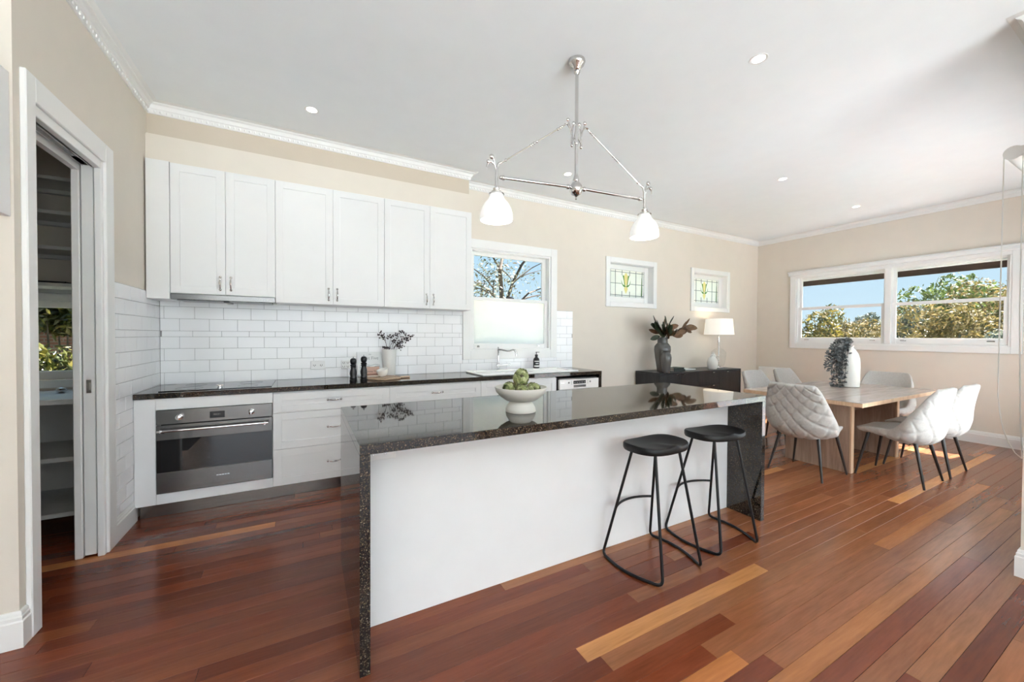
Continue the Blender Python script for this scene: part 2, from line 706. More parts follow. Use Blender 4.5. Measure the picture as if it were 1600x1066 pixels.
# ---- left wall with the pantry doorway
DO = (2.548, 3.24, 0, 2.40)
mb = MB()
for a, b, c, d in wall_holes(2.44, YB, 0, CE, [DO]):
    if c < .1 and a > 3.2:           # cavity for the sliding door
        mb.box(XL, XL - .022, a, b, c, d)
        mb.box(XL - .090, XL - .12, a, b, c, d)
    else:
        mb.box(XL, XL - .12, a, b, c, d)
wall_left = struct(mb.build('wall_left', 'wall'))
struct(MB().box(-2.45, XL - .12, 2.44, 2.545, 0, CE).build('wall_left_return', 'wall'))
struct(MB().box(-2.6, -2.45, -4.7, 4.4, 0, CE).build('wall_left_outer', 'wall'))
# ---- front wall of the dining end (glass doors), nib wall, living end
mb = MB()
for a, b, c, d in wall_holes(XN, 7.75, 0, CE, [(3.66, 6.95, 0, 2.72)]):
    mb.box(a, b, YF - .15, YF, c, d)
wall_front = struct(mb.build('wall_front', 'wall'))
struct(MB().box(XN, XN + .15, -4.55, YF - .15, 0, CE).build('wall_nib', 'wall'))
mb = MB()
for a, b, c, d in wall_holes(-2.45, XN + .15, 0, CE, [(-2.2, 3.3, .12, 2.65)]):
    mb.box(a, b, -4.7, -4.55, c, d)
struct(mb.build('wall_living', 'wall'))
# glass doors in the front wall, hidden behind the nib
gd = thing('glass_door', (5.45, YF - .08, 0), 'white framed glazed doors in the front wall of the dining end', 'glass door')
gd['kind'] = 'structure'
mb = MB()
for q in (3.80, 4.58, 5.36, 6.14, 6.90):
    mb.box(q - .045, q + .045, YF - .12, YF - .05, .0, 2.72)
mb.box(3.76, 6.94, YF - .12, YF - .05, 2.63, 2.72).box(3.76, 6.94, YF - .12, YF - .05, 0, .1)
mb.build('door_frame', 'trim', gd)
for q in (3.80, 4.58, 5.36, 6.14):
    MB().box(q + .045, q + .73, YF - .09, YF - .083, .1, 2.63).build('pane', 'glass', gd)

# ---- bulkhead over the wall cabinets
struct(MB().box(XL, 1.607, 3.975, YB, 2.695, 2.903).build('wall_bulkhead', 'wall'))
struct(MB().box(XL, 1.605, 4.005, YB, 2.903, CE).build('wall_bulkhead_upper', 'wallshade'))

# ---- cornices (plaster profile with a raised leaf band)
CP = [(0, ZC), (.010, ZC), (.013, ZC + .004), (.018, ZC + .030), (.026, ZC + .036), (.028, ZC + .044), (.036, ZC + .060), (.052, ZC + .068), (.055, ZC + .074), (.066, ZC + .076), (.084, CE - .001)]


def cornice(name, path, motifs):
    o = struct(sweep(MB(), path, CP).build(name, 'cornice', smooth=30))
    if motifs:
        m = MB()
        for (a, b) in motifs:
            a = Vector(a)
            b = Vector(b)
            L = (b - a).length
            d = (b - a) / L
            nrm = Vector((d.y, -d.x))
            n = int(L / .036)
            for i in range(n):
                p = a + d * ((i + .5) * L / n)
                c = Vector((p.x + nrm.x * .016, p.y + nrm.y * .016, ZC + .017))
                r = .010 if i % 2 == 0 else .006
                m.ball(c, (abs(d.x) * r + abs(nrm.x) * .005, abs(d.y) * r + abs(nrm.y) * .005, .013), 6, 4)
        k = m.build('leaf_band', 'cornice', o, smooth='all')
        k['kind'] = 'stuff'
    return o


cornice('trim_1', [(-2.45, 2.44), (XL, 2.44), (XL, 4.005), (1.605, 4.005), (1.605, YB), (XR, YB), (XR, YF), (XN, YF), (XN, -4.5)],
        [((XL, 2.44), (XL, 4.0)), ((XL, 4.005), (1.605, 4.005)), ((1.61, YB), (XR, YB))])


# ---- baseboards
BP = [(0, .155), (.006, .155), (.010, .148), (.010, .138), (.014, .132), (.014, .118), (.018, .112), (.018, 0)]


def base(name, path):
    struct(sweep(MB(), path, BP).build(name, 'trim', smooth=30))


base('baseboard_left', [(-2.45, 2.44), (XL, 2.44), (XL, 2.480)])
base('baseboard_left_tiled', [(XL, 3.346), (XL, 3.70)])
base('baseboard_back', [(3.24, YB), (XR, YB)])
base('baseboard_right', [(XR, YB), (XR, YF)])
base('baseboard_front', [(3.655, YF), (XN, YF), (XN, -4.5)])

# ---- tiles: parts of the walls
tile_full = {}


def tile_mesh(w, h, plane):
    key = (round(w, 4), round(h, 4), plane)
    if key not in tile_full:
        m = MB()
        if plane == 'y': m.box(0, w, -.009, .002, 0, h, .0012)
        else: m.box(-.002, .009, 0, w, 0, h, .0012)
        tile_full[key] = m.mesh('tile', 'tile')
    return tile_full[key]


def lay(parent, plane, u0, u1, zrows, off, holes=()):
    G = .0022
    for i, (z0, z1, ph) in enumerate(zrows):
        u = off + (ph * .2035)
        while u > u0: u -= .2035
        while u < u1:
            a = max(u, u0)
            b = min(u + .2035, u1)
            u += .2035
            if b - a < .012: continue
            pieces = []
            for (ha, hb, hz0, hz1) in holes:
                if z1 > hz0 + .004 and z0 < hz1 - .004:
                    if a < ha < b: pieces.append((ha, min(b, hb), z0, min(z1, hz0))); b = ha
                    elif a < hb < b: pieces.append((max(a, ha), hb, z0, min(z1, hz0))); a = hb
                    elif a >= ha - .001 and b <= hb + .001: pieces.append((a, b, z0, min(z1, hz0))); a = b = 0; break
            for (ta, tb, t0, t1) in pieces + [(a, b, z0, z1)]:
                if tb - ta < .012 or t1 - t0 < .012: continue
                o = link('tile', tile_mesh(tb - ta - G, t1 - t0 - G, plane), parent)
                if plane == 'y': o.location = (ta + G / 2, YB - .001, t0 + G / 2)
                else: o.location = (XL + .001, ta + G / 2, t0 + G / 2)


ROWS = [(.917, 1.0175, 0), (1.0175, 1.1195, .5), (1.1195, 1.222, 0), (1.222, 1.323, .5), (1.323, 1.373, -.07), (1.373, 1.477, .5), (1.477, 1.580, 0), (1.580, 1.682, .5)]
MB().box(XL, 1.62, YB - .006, YB + .002, .905, 1.66).box(1.62, 2.955, YB - .006, YB + .002, .905, 1.062).box(2.955, 3.222, YB - .006, YB + .002, .905, 1.684).build('grout', 'grout', wall_back)
lay(wall_back, 'y', XL + .012, 3.222, ROWS, -1.048, [(1.622, 2.955, 1.060, 9), (-9, 1.622, 1.66, 9)])
LROWS = []
z = .157
for zt in (.221, .321, .421, .521, .621, .722, .822, .9195, 1.0195, 1.1205, 1.222, 1.323, 1.373, 1.477, 1.580, 1.680):
    LROWS.append((z, zt, (len(LROWS) % 2) * .5 + (.5 if zt > 1.35 else 0)))
    z = zt
MB().box(XL - .002, XL + .006, 3.346, YB, .150, 1.682).build('grout', 'grout', wall_left)
lay(wall_left, 'x', 3.347, YB - .004, LROWS, 3.427)

# ---- pantry doorway: casing, jamb, track and the sliding cavity door
dr = thing('door_1', (XL, 2.95, 0), None, None)
dr['kind'] = 'structure'
cs = MB()
cs.box(XL + .022, XL, 2.480, 2.550, 0, 2.50, .004)
cs.box(XL + .022, XL, 3.236, 3.346, 0, 2.50, .004)
cs.box(XL + .022, XL, 2.550, 3.236, 2.385, 2.50, .004)
cs.build('casing', 'trim', dr)
MB().box(XL + .010, XL - .022, 3.206, 3.236, 0, 2.385, .003).box(XL + .010, XL - .022, 2.550, 3.206, 2.335, 2.385, .003).build('stop', 'trim', dr)
MB().box(XL, XL - .121, 2.541, 2.550, 0, 2.40).box(XL - .088, XL - .124, 3.215, 3.245, 0, 2.385, .004).box(XL - .088, XL - .12, 2.55, 3.22, 2.31, 2.40).build('jamb', 'trim', dr)
tk = MB().box(XL - .030, XL - .084, 2.552, 3.24, 2.368, 2.395).box(XL - .034, XL - .040, 2.552, 3.235, 2.342, 2.368).box(XL - .072, XL - .078, 2.552, 3.235, 2.342, 2.368)
tk.build('sliding_track', 'nickel', dr)
sd = thing('sliding_door', (XL - .056, 3.6, 0), 'white sliding cavity door mostly pushed back into the pantry wall', 'door')
MB().box(XL - .030, XL - .083, 3.222, 4.10, .012, 2.350, .003).build('leaf', 'trim', sd)
MB().box(XL - .046, XL - .068, 3.2195, 3.223, .99, 1.07, .001).box(XL - .051, XL - .063, 3.218, 3.221, 1.01, 1.05).build('edge_pull', 'nickel', sd)

# ================================================================== WINDOWS
def rect_frame(mb, ax, u0, u1, z0, z1, wl, wr, wb, wt, a0, a1, b=.003):
    def bx(p0, p1, q0, q1):
        if ax == 'y': mb.box(p0, p1, a0, a1, q0, q1, b)
        else: mb.box(a0, a1, p0, p1, q0, q1, b)
    bx(u0, u0 + wl, z0, z1)
    bx(u1 - wr, u1, z0, z1)
    bx(u0 + wl, u1 - wr, z0, z0 + wb)
    bx(u0 + wl, u1 - wr, z1 - wt, z1)
    return mb


def catch(parent, loc, ax):
    m = MB()
    x, y, z = loc
    if ax == 'y':
        m.box(x - .014, x + .014, y - .006, y, z - .012, z + .012, .003).tube([(x - .012, y - .018, z - .002), (x + .012, y - .018, z - .002)], .005, 6).tube([(x, y, z), (x, y - .02, z)], .005, 6)
    else:
        m.box(x - .006, x, y - .035, y + .035, z - .008, z + .008, .003).box(x - .025, x - .004, y - .025, y + .025, z - .002, z + .006, .002)
    return m.build('sash_lift', 'nickel', parent, smooth=True)


# ---- kitchen sash window, lower sash frosted
wk = thing('window_1', (2.29, YB, 1.06), None, None)
wk['kind'] = 'structure'
rect_frame(MB(), 'y', 1.624, 2.953, 1.060, 2.490, .098, .098, .105, .105, YB - .024, YB).build('casing', 'trim', wk)
rect_frame(MB(), 'y', 1.722, 2.855, 1.165, 2.385, .022, .022, .018, .02, YB - .010, YB + .17, .002).build('jamb', 'trim', wk)
up = rect_frame(MB(), 'y', 1.744, 2.833, 1.765, 2.365, .055, .055, .042, .045, YB + .075, YB + .11).build('upper_sash', 'trim', wk)
MB().box(1.799, 2.778, YB + .090, YB + .094, 1.807, 2.320).build('pane', 'glass', up)
lo = rect_frame(MB(), 'y', 1.744, 2.833, 1.183, 1.812, .038, .045, .062, .040, YB + .030, YB + .068).build('lower_sash', 'trim', wk)
MB().add([(1.782, YB + .049, 1.245), (2.788, YB + .049, 1.245), (2.788, YB + .049, 1.772), (1.782, YB + .049, 1.772)], [(0, 1, 2, 3)]).build('pane', 'frost', lo)
catch(lo, (1.838, YB + .03, 1.214), 'y')
catch(lo, (2.690, YB + .03, 1.214), 'y')
MB().box(2.245, 2.325, YB + .022, YB + .06, 1.812, 1.824, .003).tube([(2.255, YB + .04, 1.827), (2.315, YB + .035, 1.838)], .006, 6).build('sash_lock', 'black', lo)


# ---- two small leadlight windows
def leadlight(idx, o, cas):
    x0, x1, z0, z1 = o
    wt_ = thing('window_%d' % idx, ((x0 + x1) / 2, YB, cas[2]), None, None)
    wt_['kind'] = 'structure'
    rect_frame(MB(), 'y', *cas, .074, .074, .072, .074, YB - .022, YB).build('casing', 'trim', wt_)
    rect_frame(MB(), 'y', x0, x1, z0, z1, .006, .006, .006, .006, YB - .008, YB + .16, .001).build('reveal', 'trim', wt_)
    gx0, gx1, gz0, gz1 = x0 + .092, x1 - .092, z0 + .092, z1 - .078
    sash = rect_frame(MB(), 'y', x0 + .006, x1 - .006, z0 + .006, z1 - .006, .086, .086, .086, .072, YB + .085, YB + .125).build('sash', 'trim', wt_)
    yg = YB + .105
    MB().add([(gx0, yg, gz0), (gx1, yg, gz0), (gx1, yg, gz1), (gx0, yg, gz1)], [(0, 1, 2, 3)]).build('pane', 'obscure', sash)
    W = gx1 - gx0
    Hh = gz1 - gz0
    ld = MB()
    t = .0035
    for fx in (.03, .17, .36, .585, .77, .955):
        a, b = (0, 1)
        if .3 < fx < .65:
            ld.box(gx0 + W * fx - t, gx0 + W * fx + t, yg - .004, yg, gz0, gz0 + Hh * .22)
            a = .82
        ld.box(gx0 + W * fx - t, gx0 + W * fx + t, yg - .004, yg, gz0 + Hh * a, gz1)
    for fz in (.07, .93):
        ld.box(gx0, gx1, yg - .004, yg, gz0 + Hh * fz - t, gz0 + Hh * fz + t)
    ld.box(gx0, gx0 + W * .34, yg - .004, yg, gz0 + Hh * .5 - t, gz0 + Hh * .5 + t)
    ld.box(gx0 + W * .61, gx1, yg - .004, yg, gz0 + Hh * .5 - t, gz0 + Hh * .5 + t)
    ld.build('lead_came', 'lead', sash)
    cx = gx0 + W * .475

    def poly(name, pts, mat, mirror=False):
        for s_ in ((1, -1) if mirror else (1,)):
            P = [(cx + s_ * u * W, gz0 + v * Hh) for u, v in pts]
            MB().add([(u, yg - .002, v) for u, v in P], [tuple(range(len(P)))]).build(name, mat, sash)
    poly('flower_piece', [(0, .93), (.055, .80), (.045, .62), (.028, .46), (0, .42), (-.028, .46), (-.045, .62), (-.055, .80)], 'amber')
    poly('flower_piece', [(0, .12), (.055, .30), (.035, .40), (0, .42), (-.035, .40), (-.055, .30)], 'amber')
    poly('leaf_piece', [(.055, .80), (.105, .82), (.085, .74), (.062, .60), (.050, .46), (.028, .42), (.030, .50), (.045, .62)], 'green', True)
    poly('leaf_piece', [(.135, .66), (.132, .56), (.115, .47), (.075, .40), (.03, .37), (.055, .30), (.020, .38), (.0, .41), (.03, .44), (.09, .47), (.115, .54)], 'green', True)
    P = [(gx1 - W * .075, gz0 + .06 * Hh), (gx1 - W * .045, gz0 + .06 * Hh), (gx1 - W * .045, gz0 + .82 * Hh), (gx1 - W * .06, gz0 + .76 * Hh)]
    MB().add([(u, yg - .002, v) for u, v in P], [(0, 1, 2, 3)]).build('leaf_piece', 'green', sash)


leadlight(2, S1, (3.811, 4.846, 1.778, 2.499))
leadlight(3, S2, (5.663, 6.714, 1.778, 2.499))

# ---- dining double window in the right wall
wr = thing('window_4', (XR, 2.41, 1.155), None, None)
wr['kind'] = 'structure'
mb = MB()
rect_frame(mb, 'x', 1.150, 3.672, 1.155, 2.420, .09, .09, .085, .05, XR - .024, XR)
mb.box(XR - .045, XR, 1.125, 3.697, 2.420, 2.487, .008)
mb.box(XR - .06, XR, 1.115, 3.707, 2.470, 2.495, .008)
mb.build('casing', 'trim', wr)
rect_frame(MB(), 'x', 1.238, 3.584, 1.235, 2.405, .024, .024, .022, .02, XR - .008, XR + .16, .002).box(XR - .012, XR + .15, 2.340, 2.412, 1.255, 2.385, .003).build('jamb', 'trim', wr)
for (a, b) in ((2.412, 3.560), (1.262, 2.340)):
    u = rect_frame(MB(), 'x', a, b, 1.825, 2.385, .034, .034, .040, .036, XR + .070, XR + .105).build('upper_sash', 'trim', wr)
    MB().box(XR + .085, XR + .089, a + .034, b - .034, 1.865, 2.349).build('pane', 'glass', u)
    l = rect_frame(MB(), 'x', a, b, 1.257, 1.862, .046, .046, .086, .045, XR + .025, XR + .062).build('lower_sash', 'trim', wr)
    MB().box(XR + .042, XR + .046, a + .046, b - .046, 1.343, 1.817).build('pane', 'glass', l)
    catch(l, (XR + .025, a + .14, 1.305), 'x')
    catch(l, (XR + .025, b - .13, 1.305), 'x')
# roof edge over the window, outside
ev = thing('window_hood', (7.9, 2.4, 2.3), 'dark timber eave beam under a pale soffit outside the dining window', 'eave')
MB().box(XR + .172, 7.90, .6, 4.3, 2.345, 2.40).build('soffit', 'trim', ev)
MB().box(7.90, 7.95, .6, 4.3, 2.262, 2.42).build('fascia', 'subfloor', ev)

# ---- pantry window
wp = thing('window_5', (-1.78, YB, .99), None, None)
wp['kind'] = 'structure'
rect_frame(MB(), 'y', -2.33, -1.25, .93, 1.665, .08, .08, .06, .075, YB - .02, YB).build('casing', 'trim', wp)
ps = rect_frame(MB(), 'y', PW[0], PW[1], PW[2], PW[3], .05, .05, .065, .055, YB + .05, YB + .09).build('sash', 'trim', wp)
MB().box(PW[0] + .05, PW[1] - .05, YB + .068, YB + .072, PW[2] + .065, PW[3] - .055).build('pane', 'glass', ps)

# ================================================================== PANTRY FITTINGS
pantry_words = ['highest', 'second highest', 'third highest', 'lowest']
for i, zt in enumerate((2.455, 2.215, 1.965, 1.705)):
    o = thing('pantry_shelf', (-1.8, 4.1, zt), 'white pantry wall shelf above the small window, %s of the four' % pantry_words[i], 'shelf', 'pantry wall shelves')
    MB().box(-2.448, XL - .122, 3.93, YB - .001, zt - .025, zt, .002).build('board', 'shelf', o)
    MB().box(-2.40, XL - .13, 4.20, YB - .002, zt - .055, zt - .026).build('batten', 'shelf', o)
o = thing('pantry_bench', (-1.8, 3.9, 0), 'white pantry bench with open shelves below the small window', 'bench')
MB().box(-2.448, XL - .122, 3.64, YB - .021, .875, .911, .003).build('benchtop', 'trim', o)
for zt in (.52, .15):
    MB().box(-2.448, XL - .122, 3.66, YB - .003, zt - .03, zt, .002).build('shelf', 'shelf', o)
MB().box(-2.448, -2.43, 3.66, YB - .003, 0, .875).build('side_panel', 'shelf', o)
MB().box(XL - .140, XL - .122, 3.70, YB - .003, 0, .875).build('side_panel', 'shelf', o)
MB().box(-2.43, XL - .14, YB - .012, YB - .003, .15, .875).build('back_panel', 'shelf', o)
MB().box(-2.43, XL - .14, 3.70, 3.715, 0, .12).build('kickboard', 'kick', o)
q = aty(84, 432, 4.10)
o = thing('serving_tray', (q.x, 4.10, 1.706), 'dark flat tray lying on the lowest pantry shelf', 'tray')
MB().box(q.x - .22, q.x + .10, 4.0, 4.18, 1.7065, 1.713, .003).build('base', 'black', o)
rect_frame(MB(), 'y', q.x - .22, q.x + .10, 1.713, 1.722, .006, .006, .002, .002, 4.0, 4.18, .001).build('rim', 'black', o)
q = atz(96, 612, .92)
o = thing('power_plug', (q.x, q.y, .912), 'small chrome plug with a grey cable on the pantry bench', 'plug')
MB().lathe([(.010, 0), (.026, .008), (.030, .02), (.022, .034), (.0, .038)], (q.x, q.y, .912), 14).build('body', 'chrome', o, True)
MB().tube([(q.x + .02, q.y, .93), (q.x + .08, q.y + .03, .940), (q.x + .16, q.y + .05, .925), (q.x + .24, q.y + .04, .915)], .003, 6).build('cable', 'nickel', o, True)

# ---- cabinet over the fridge space at the far left
o = thing('fridge_cabinet', (-1.6, 2.1, 1.84), 'plain white overhead cabinet at the far left edge beside the doorway wall', 'cabinet')
MB().box(-1.75, -1.112, 1.45, 2.438, 1.842, 2.445, .002).build('body', 'cab', o)
MB().box(-1.112, -1.093, 1.452, 1.942, 1.840, 2.445, .002).build('door', 'cab', o)
MB().box(-1.112, -1.093, 1.946, 2.438, 1.840, 2.445, .002).build('door', 'cab', o)

# ================================================================== KITCHEN RUN
YD = 3.66          # door faces of the base run


def shaker(x0, x1, z0, z1, yf, st=.062, t=.019, rec=.007):
    m = MB()
    g = .0012
    x0 += g; x1 -= g; z0 += g; z1 -= g
    m.box(x0 + .004, x1 - .004, yf + rec, yf + t, z0 + .004, z1 - .004)
    m.box(x0, x0 + st, yf, yf + t - .001, z0, z1, .0012)
    m.box(x1 - st, x1, yf, yf + t - .001, z0, z1, .0012)
    m.box(x0 + st - .001, x1 - st + .001, yf, yf + t - .001, z0, z0 + st, .0012)
    m.box(x0 + st - .001, x1 - st + .001, yf, yf + t - .001, z1 - st, z1, .0012)
    return m


def pull(parent, x, z, yf, vertical):
    h = .052
    P = []
    n = 12
    for i in range(n + 1):
        t = -1 + 2 * i / n
        d = .026 * (1 - abs(t) ** 3)
        P.append((x, yf - d, z + t * h) if vertical else (x + t * h, yf - d, z))
    R = [.0058 - .0018 * math.cos(PI * i / n * 2) + (.002 if i in (0, n) else 0) for i in range(n + 1)]
    m = MB().tube(P, R, 8)
    for s_ in (-1, 1):
        c = (x, yf - .003, z + s_ * h) if vertical else (x + s_ * h, yf - .003, z)
        m.ball(c, .0105, 8, 6)
    m.ball((x, yf - .026, z), (.0075, .0075, .012) if vertical else (.012, .0075, .0075), 8, 6)
    return m.build('handle', 'nickel', parent, True)


# ---- base: filler + oven housing
o = thing('oven_housing', (-.6, 3.95, .10), 'white base cabinet with plain corner filler holding the built-in oven', 'cabinet')
MB().box(XL + .012, -.956, YD, 3.70, .103, .875, .0015).build('corner_filler', 'cab', o)
MB().box(-.954, -.234, YD, YD + .019, .792, .875, .0012).build('top_rail', 'cab', o)
MB().box(-.954, -.234, YD, YD + .019, .103, .178, .0012).build('bottom_rail', 'cab', o)
MB().box(-.954, -.938, YD + .022, 4.23, .103, .875).box(-.250, -.234, YD + .022, 4.23, .103, .875).box(-.938, -.25, YD + .022, 4.23, .103, .119).build('carcass', 'cab', o)

# ---- oven
ov = thing('built_in_oven', (-.595, 3.9, .18), 'wide stainless steel oven with dark glass door built under the worktop', 'oven')
X0, X1 = -.951, -.237
MB().box(X0 + .02, X1 - .02, YD + .02, 4.2, .185, .785).build('body', 'black', ov)
cp = MB().box(X0, X1, YD - .012, YD + .018, .686, .790, .002).build('control_panel', 'steel', ov)
MB().box(-.640, -.548, YD - .0135, YD - .011, .708, .758, .001).build('display', 'black', cp)
text_on('clock_digits', '00:21', .020, (-.594, YD - .0138, .735), (0, -1, 0), 'steel', cp)
for kx in (-.818, -.376):
    kn = MB().lathe([(.021, 0), (.021, .005), (.013, .009), (.013, .02), (.018, .024), (.018, .036), (.012, .040), (0, .040)], (0, 0, 0), 18)
    kn.xf(Matrix.Translation((kx, YD - .012, .736)) @ Matrix.Rotation(PI / 2, 4, 'X')).box(kx - .003, kx + .003, YD - .058, YD - .048, .722, .750, .001).build('knob', 'chrome', cp, True)
dv = MB().box(X0, X1, YD - .012, YD + .018, .335 + .236, .680, .002).box(X0, X1, YD - .012, YD + .018, .182, .335, .002).build('door', 'steel', ov)
MB().box(X0 + .001, X1 - .001, YD - .009, YD + .016, .335, .571).build('door_glass', 'ovenglass', dv)
hb = MB().tube([(-.936, YD - .058, .645), (-.262, YD - .058, .645)], .0085, 12)
for hx in (-.912, -.286):
    hb.tube([(hx, YD - .012, .632), (hx, YD - .058, .640)], [.012, .009], 10).ball((hx, YD - .058, .645), .013, 10, 6)
hb.build('handle', 'chrome', dv, True)
lg = MB()
for i in range(5):
    lg.box(-.602 + i * .017, -.588 + i * .017, YD - .0132, YD - .0118, .262, .270, .0008)
lg.build('maker_mark', 'chrome', dv)

# ---- drawer banks, sink cabinet
ZD = (.103, .403, .703, .865)


def drawer_bank(x0, x1, label):
    o = thing('drawer_cabinet', ((x0 + x1) / 2, 3.95, .10), label, 'cabinet', 'white drawer cabinets')
    MB().box(x0 + .003, x1 - .003, YD + .021, 4.23, .103, .875).build('carcass', 'cab', o)
    for a, b in zip(ZD, ZD[1:]):
        d = shaker(x0, x1, a, b, YD, .060).build('drawer_front', 'cab', o)
        pull(d, (x0 + x1) / 2 - .005, (a + b) / 2 + .004, YD, False)


drawer_bank(-.233, .687, 'white three-drawer cabinet with chrome pulls directly right of the oven')
drawer_bank(.687, 1.608, 'white three-drawer cabinet with chrome pulls left of the sink cabinet')
o = thing('sink_cabinet', (2.08, 3.95, .10), 'white two-door cabinet under the white sink', 'cabinet')
MB().box(1.611, 2.555, YD + .021, 4.23, .103, .875).build('carcass', 'cab', o)
for a, b, hx in ((1.608, 2.083, 2.04), (2.083, 2.558, 2.126)):
    d = shaker(a, b, .103, .865, YD).build('door', 'cab', o)
    pull(d, hx, .60, YD, True)
tag(MB().box(XL + .03, 2.560, 3.700, 3.714, .001, .102, .001).build('kickboard', 'kick'), 'long brushed steel kickboard under the white base cabinets', 'kickboard')

# ---- dishwasher
dw = thing('dishwasher', (2.88, 3.95, 0), 'white dishwasher with black display under the right end of the worktop', 'dishwasher')
MB().box(2.590, 3.180, YD + .02, 4.23, .02, .848).build('body', 'black', dw)
fr = MB().box(2.592, 3.178, YD - .012, YD + .018, .105, .715, .004).build('door', 'ceramic', dw)
pn = MB().box(2.592, 3.178, YD - .015, YD + .018, .718, .834, .004).build('control_panel', 'ceramic', dw)
MB().box(2.600, 3.150, YD - .003, YD + .02, .835, .846, .002).build('top_edge', 'steel', dw)
MB().box(2.790, 2.975, YD - .0165, YD - .0145, .778, .817, .001).build('display', 'black', pn)
for i in range(5):
    MB().box(2.801 + i * .036, 2.821 + i * .036, YD - .0172, YD - .0162, .788, .800).build('display_segment', 'lead', pn)
MB().box(2.795, 2.978, YD - .0165, YD - .0145, .738, .766, .003).build('grip', 'steel', pn)
for kx in (2.724, 3.042):
    MB().lathe([(.011, 0), (.011, .003), (0, .003)], (0, 0, 0), 14).xf(Matrix.Translation((kx, YD - .015, .797)) @ Matrix.Rotation(PI / 2, 4, 'X')).build('button', 'lead', pn)
for sx in (2.762, 3.004):
    for i in range(4):
        MB().box(sx - .008, sx + .008, YD - .016, YD - .0148, .776 + i * .012, .779 + i * .012).build('printed_mark', 'lead', pn)
MB().box(2.612, 2.662, YD - .016, YD - .0148, .794, .799).build('maker_mark', 'nickel', pn)
MB().box(2.592, 3.178, 3.70, 3.714, .0, .10).build('kickboard', 'black', dw)

# ---- worktop with its granite end
wt = thing('worktop', (1.0, 3.95, .877), 'long polished black granite worktop along the tiled back wall', 'worktop')
MB().box(XL + .011, 3.226, 3.646, YB - .011, .877, .917, .0015).build('slab', 'granite', wt)
MB().box(3.188, 3.226, 3.648, YB - .001, 0, .8765, .001).build('end_panel', 'granite', wt)

# ---- cooktop
ct = thing('cooktop', (-.6, 3.95, .917), 'flat black glass cooktop set into the worktop above the oven', 'cooktop')
MB().box(-.955, -.245, 3.715, 4.195, .9172, .9225, .0015).build('glass', 'ovenglass', ct)
for (ux, uy, r) in ((-.80, 3.84, .085), (-.80, 4.07, .07), (-.42, 3.84, .07), (-.42, 4.07, .085)):
    m = MB()
    pts = [(ux + r * math.cos(a * PI / 16), uy + r * math.sin(a * PI / 16), .9226) for a in range(33)]
    m.tube(pts, .0009, 4).build('cooking_zone', 'steel', ct)
MB().lathe([(.017, 0), (.017, .006), (.012, .008), (.012, .016), (0, .017)], (-.60, 3.79, .9226), 16).box(-.622, -.578, 3.787, 3.793, .938, .944, .001).build('control_knob', 'chrome', ct, True)

# ---- sink, tap, soap
sk = thing('sink', (2.3, 3.9, .917), 'long white ceramic sink with drainer set into the worktop below the window', 'sink')
m = MB()
SX0, SX1, SY0, SY1 = 1.640, 2.905, 3.690, 4.175
m.box(SX0, SX1, SY0, SY0 + .05, .9172, .936, .006).box(SX0, SX1, SY1 - .09, SY1, .9172, .936, .006)
m.box(SX0, SX0 + .06, SY0 + .045, SY1 - .085, .9172, .936, .006).box(2.26, 2.31, SY0 + .045, SY1 - .085, .9172, .936, .006).box(SX1 - .05, SX1, SY0 + .045, SY1 - .085, .9172, .936, .006)
m.build('rim', 'ceramic', sk, 30)
MB().box(SX0 + .05, 2.27, SY0 + .04, SY1 - .08, .9174, .9195).build('basin', 'ceramic', sk)
m = MB().box(2.30, SX1 - .04, SY0 + .04, SY1 - .08, .9174, .924)
for i in range(8):
    yy = SY0 + .07 + i * .04
    m.box(2.34, SX1 - .07, yy, yy + .02, .924, .930, .003)
m.build('drainer', 'ceramic', sk)
MB().lathe([(.03, 0), (.03, .002), (.012, .003), (0, .002)], (1.98, 3.9, .9196), 18).build('waste', 'chrome', sk)
q = atz(786.5, 579.5, .936)
tx, ty = q.x, 4.125
tp = thing('mixer_tap', (tx, ty, .936), 'traditional chrome swan-neck mixer tap behind the sink', 'tap')
MB().lathe([(.026, 0), (.026, .006), (.014, .014), (.014, .035), (.024, .045), (.026, .06), (.022, .075), (.012, .085), (.0105, .10), (.013, .12), (.0095, .14), (.0095, .225), (.013, .235), (.013, .255), (.008, .262), (.010, .272), (0, .279)], (tx, ty, .936), 16).build('pillar', 'chrome', tp, True)
MB().tube([(tx, ty, 1.181), (tx + .03, ty - .035, 1.178), (tx + .075, ty - .085, 1.163), (tx + .095, ty - .11, 1.163), (tx + .12, ty - .135, 1.178), (tx + .140, ty - .155, 1.176), (tx + .150, ty - .165, 1.150), (tx + .152, ty - .168, 1.105)], [.014, .013, .010, .010, .013, .013, .011, .011], 10).build('spout', 'chrome', tp, True)
MB().tube([(tx - .02, ty, .990), (tx + .05, ty - .03, .998), (tx + .115, ty - .06, 1.004)], [.018, .012, .009], 10).ball((tx + .118, ty - .062, 1.004), .014, 8, 6).build('lever', 'chrome', tp, True)
q = atz(838, 577, .936)
q.y = 4.128
q.x = aty(838, 577, 4.128).x
sb = thing('soap_dispenser', (q.x, q.y, .936), 'black pump soap bottle with white label standing on the sink ledge', 'soap bottle')
MB().lathe([(.036, 0), (.040, .004), (.040, .105), (.034, .125), (.018, .138), (.015, .150), (0, .150)], (q.x, q.y, .936), 20).build('bottle', 'black', sb, True)
MB().lathe([(.019, .149), (.019, .172), (.008, .176), (.005, .178), (.005, .198), (.010, .199), (.010, .206), (0, .207)], (q.x, q.y, .936), 14).box(q.x - .006, q.x + .045, q.y - .005, q.y + .005, 1.135, 1.142, .002).build('pump', 'black', sb, True)
lb = MB()
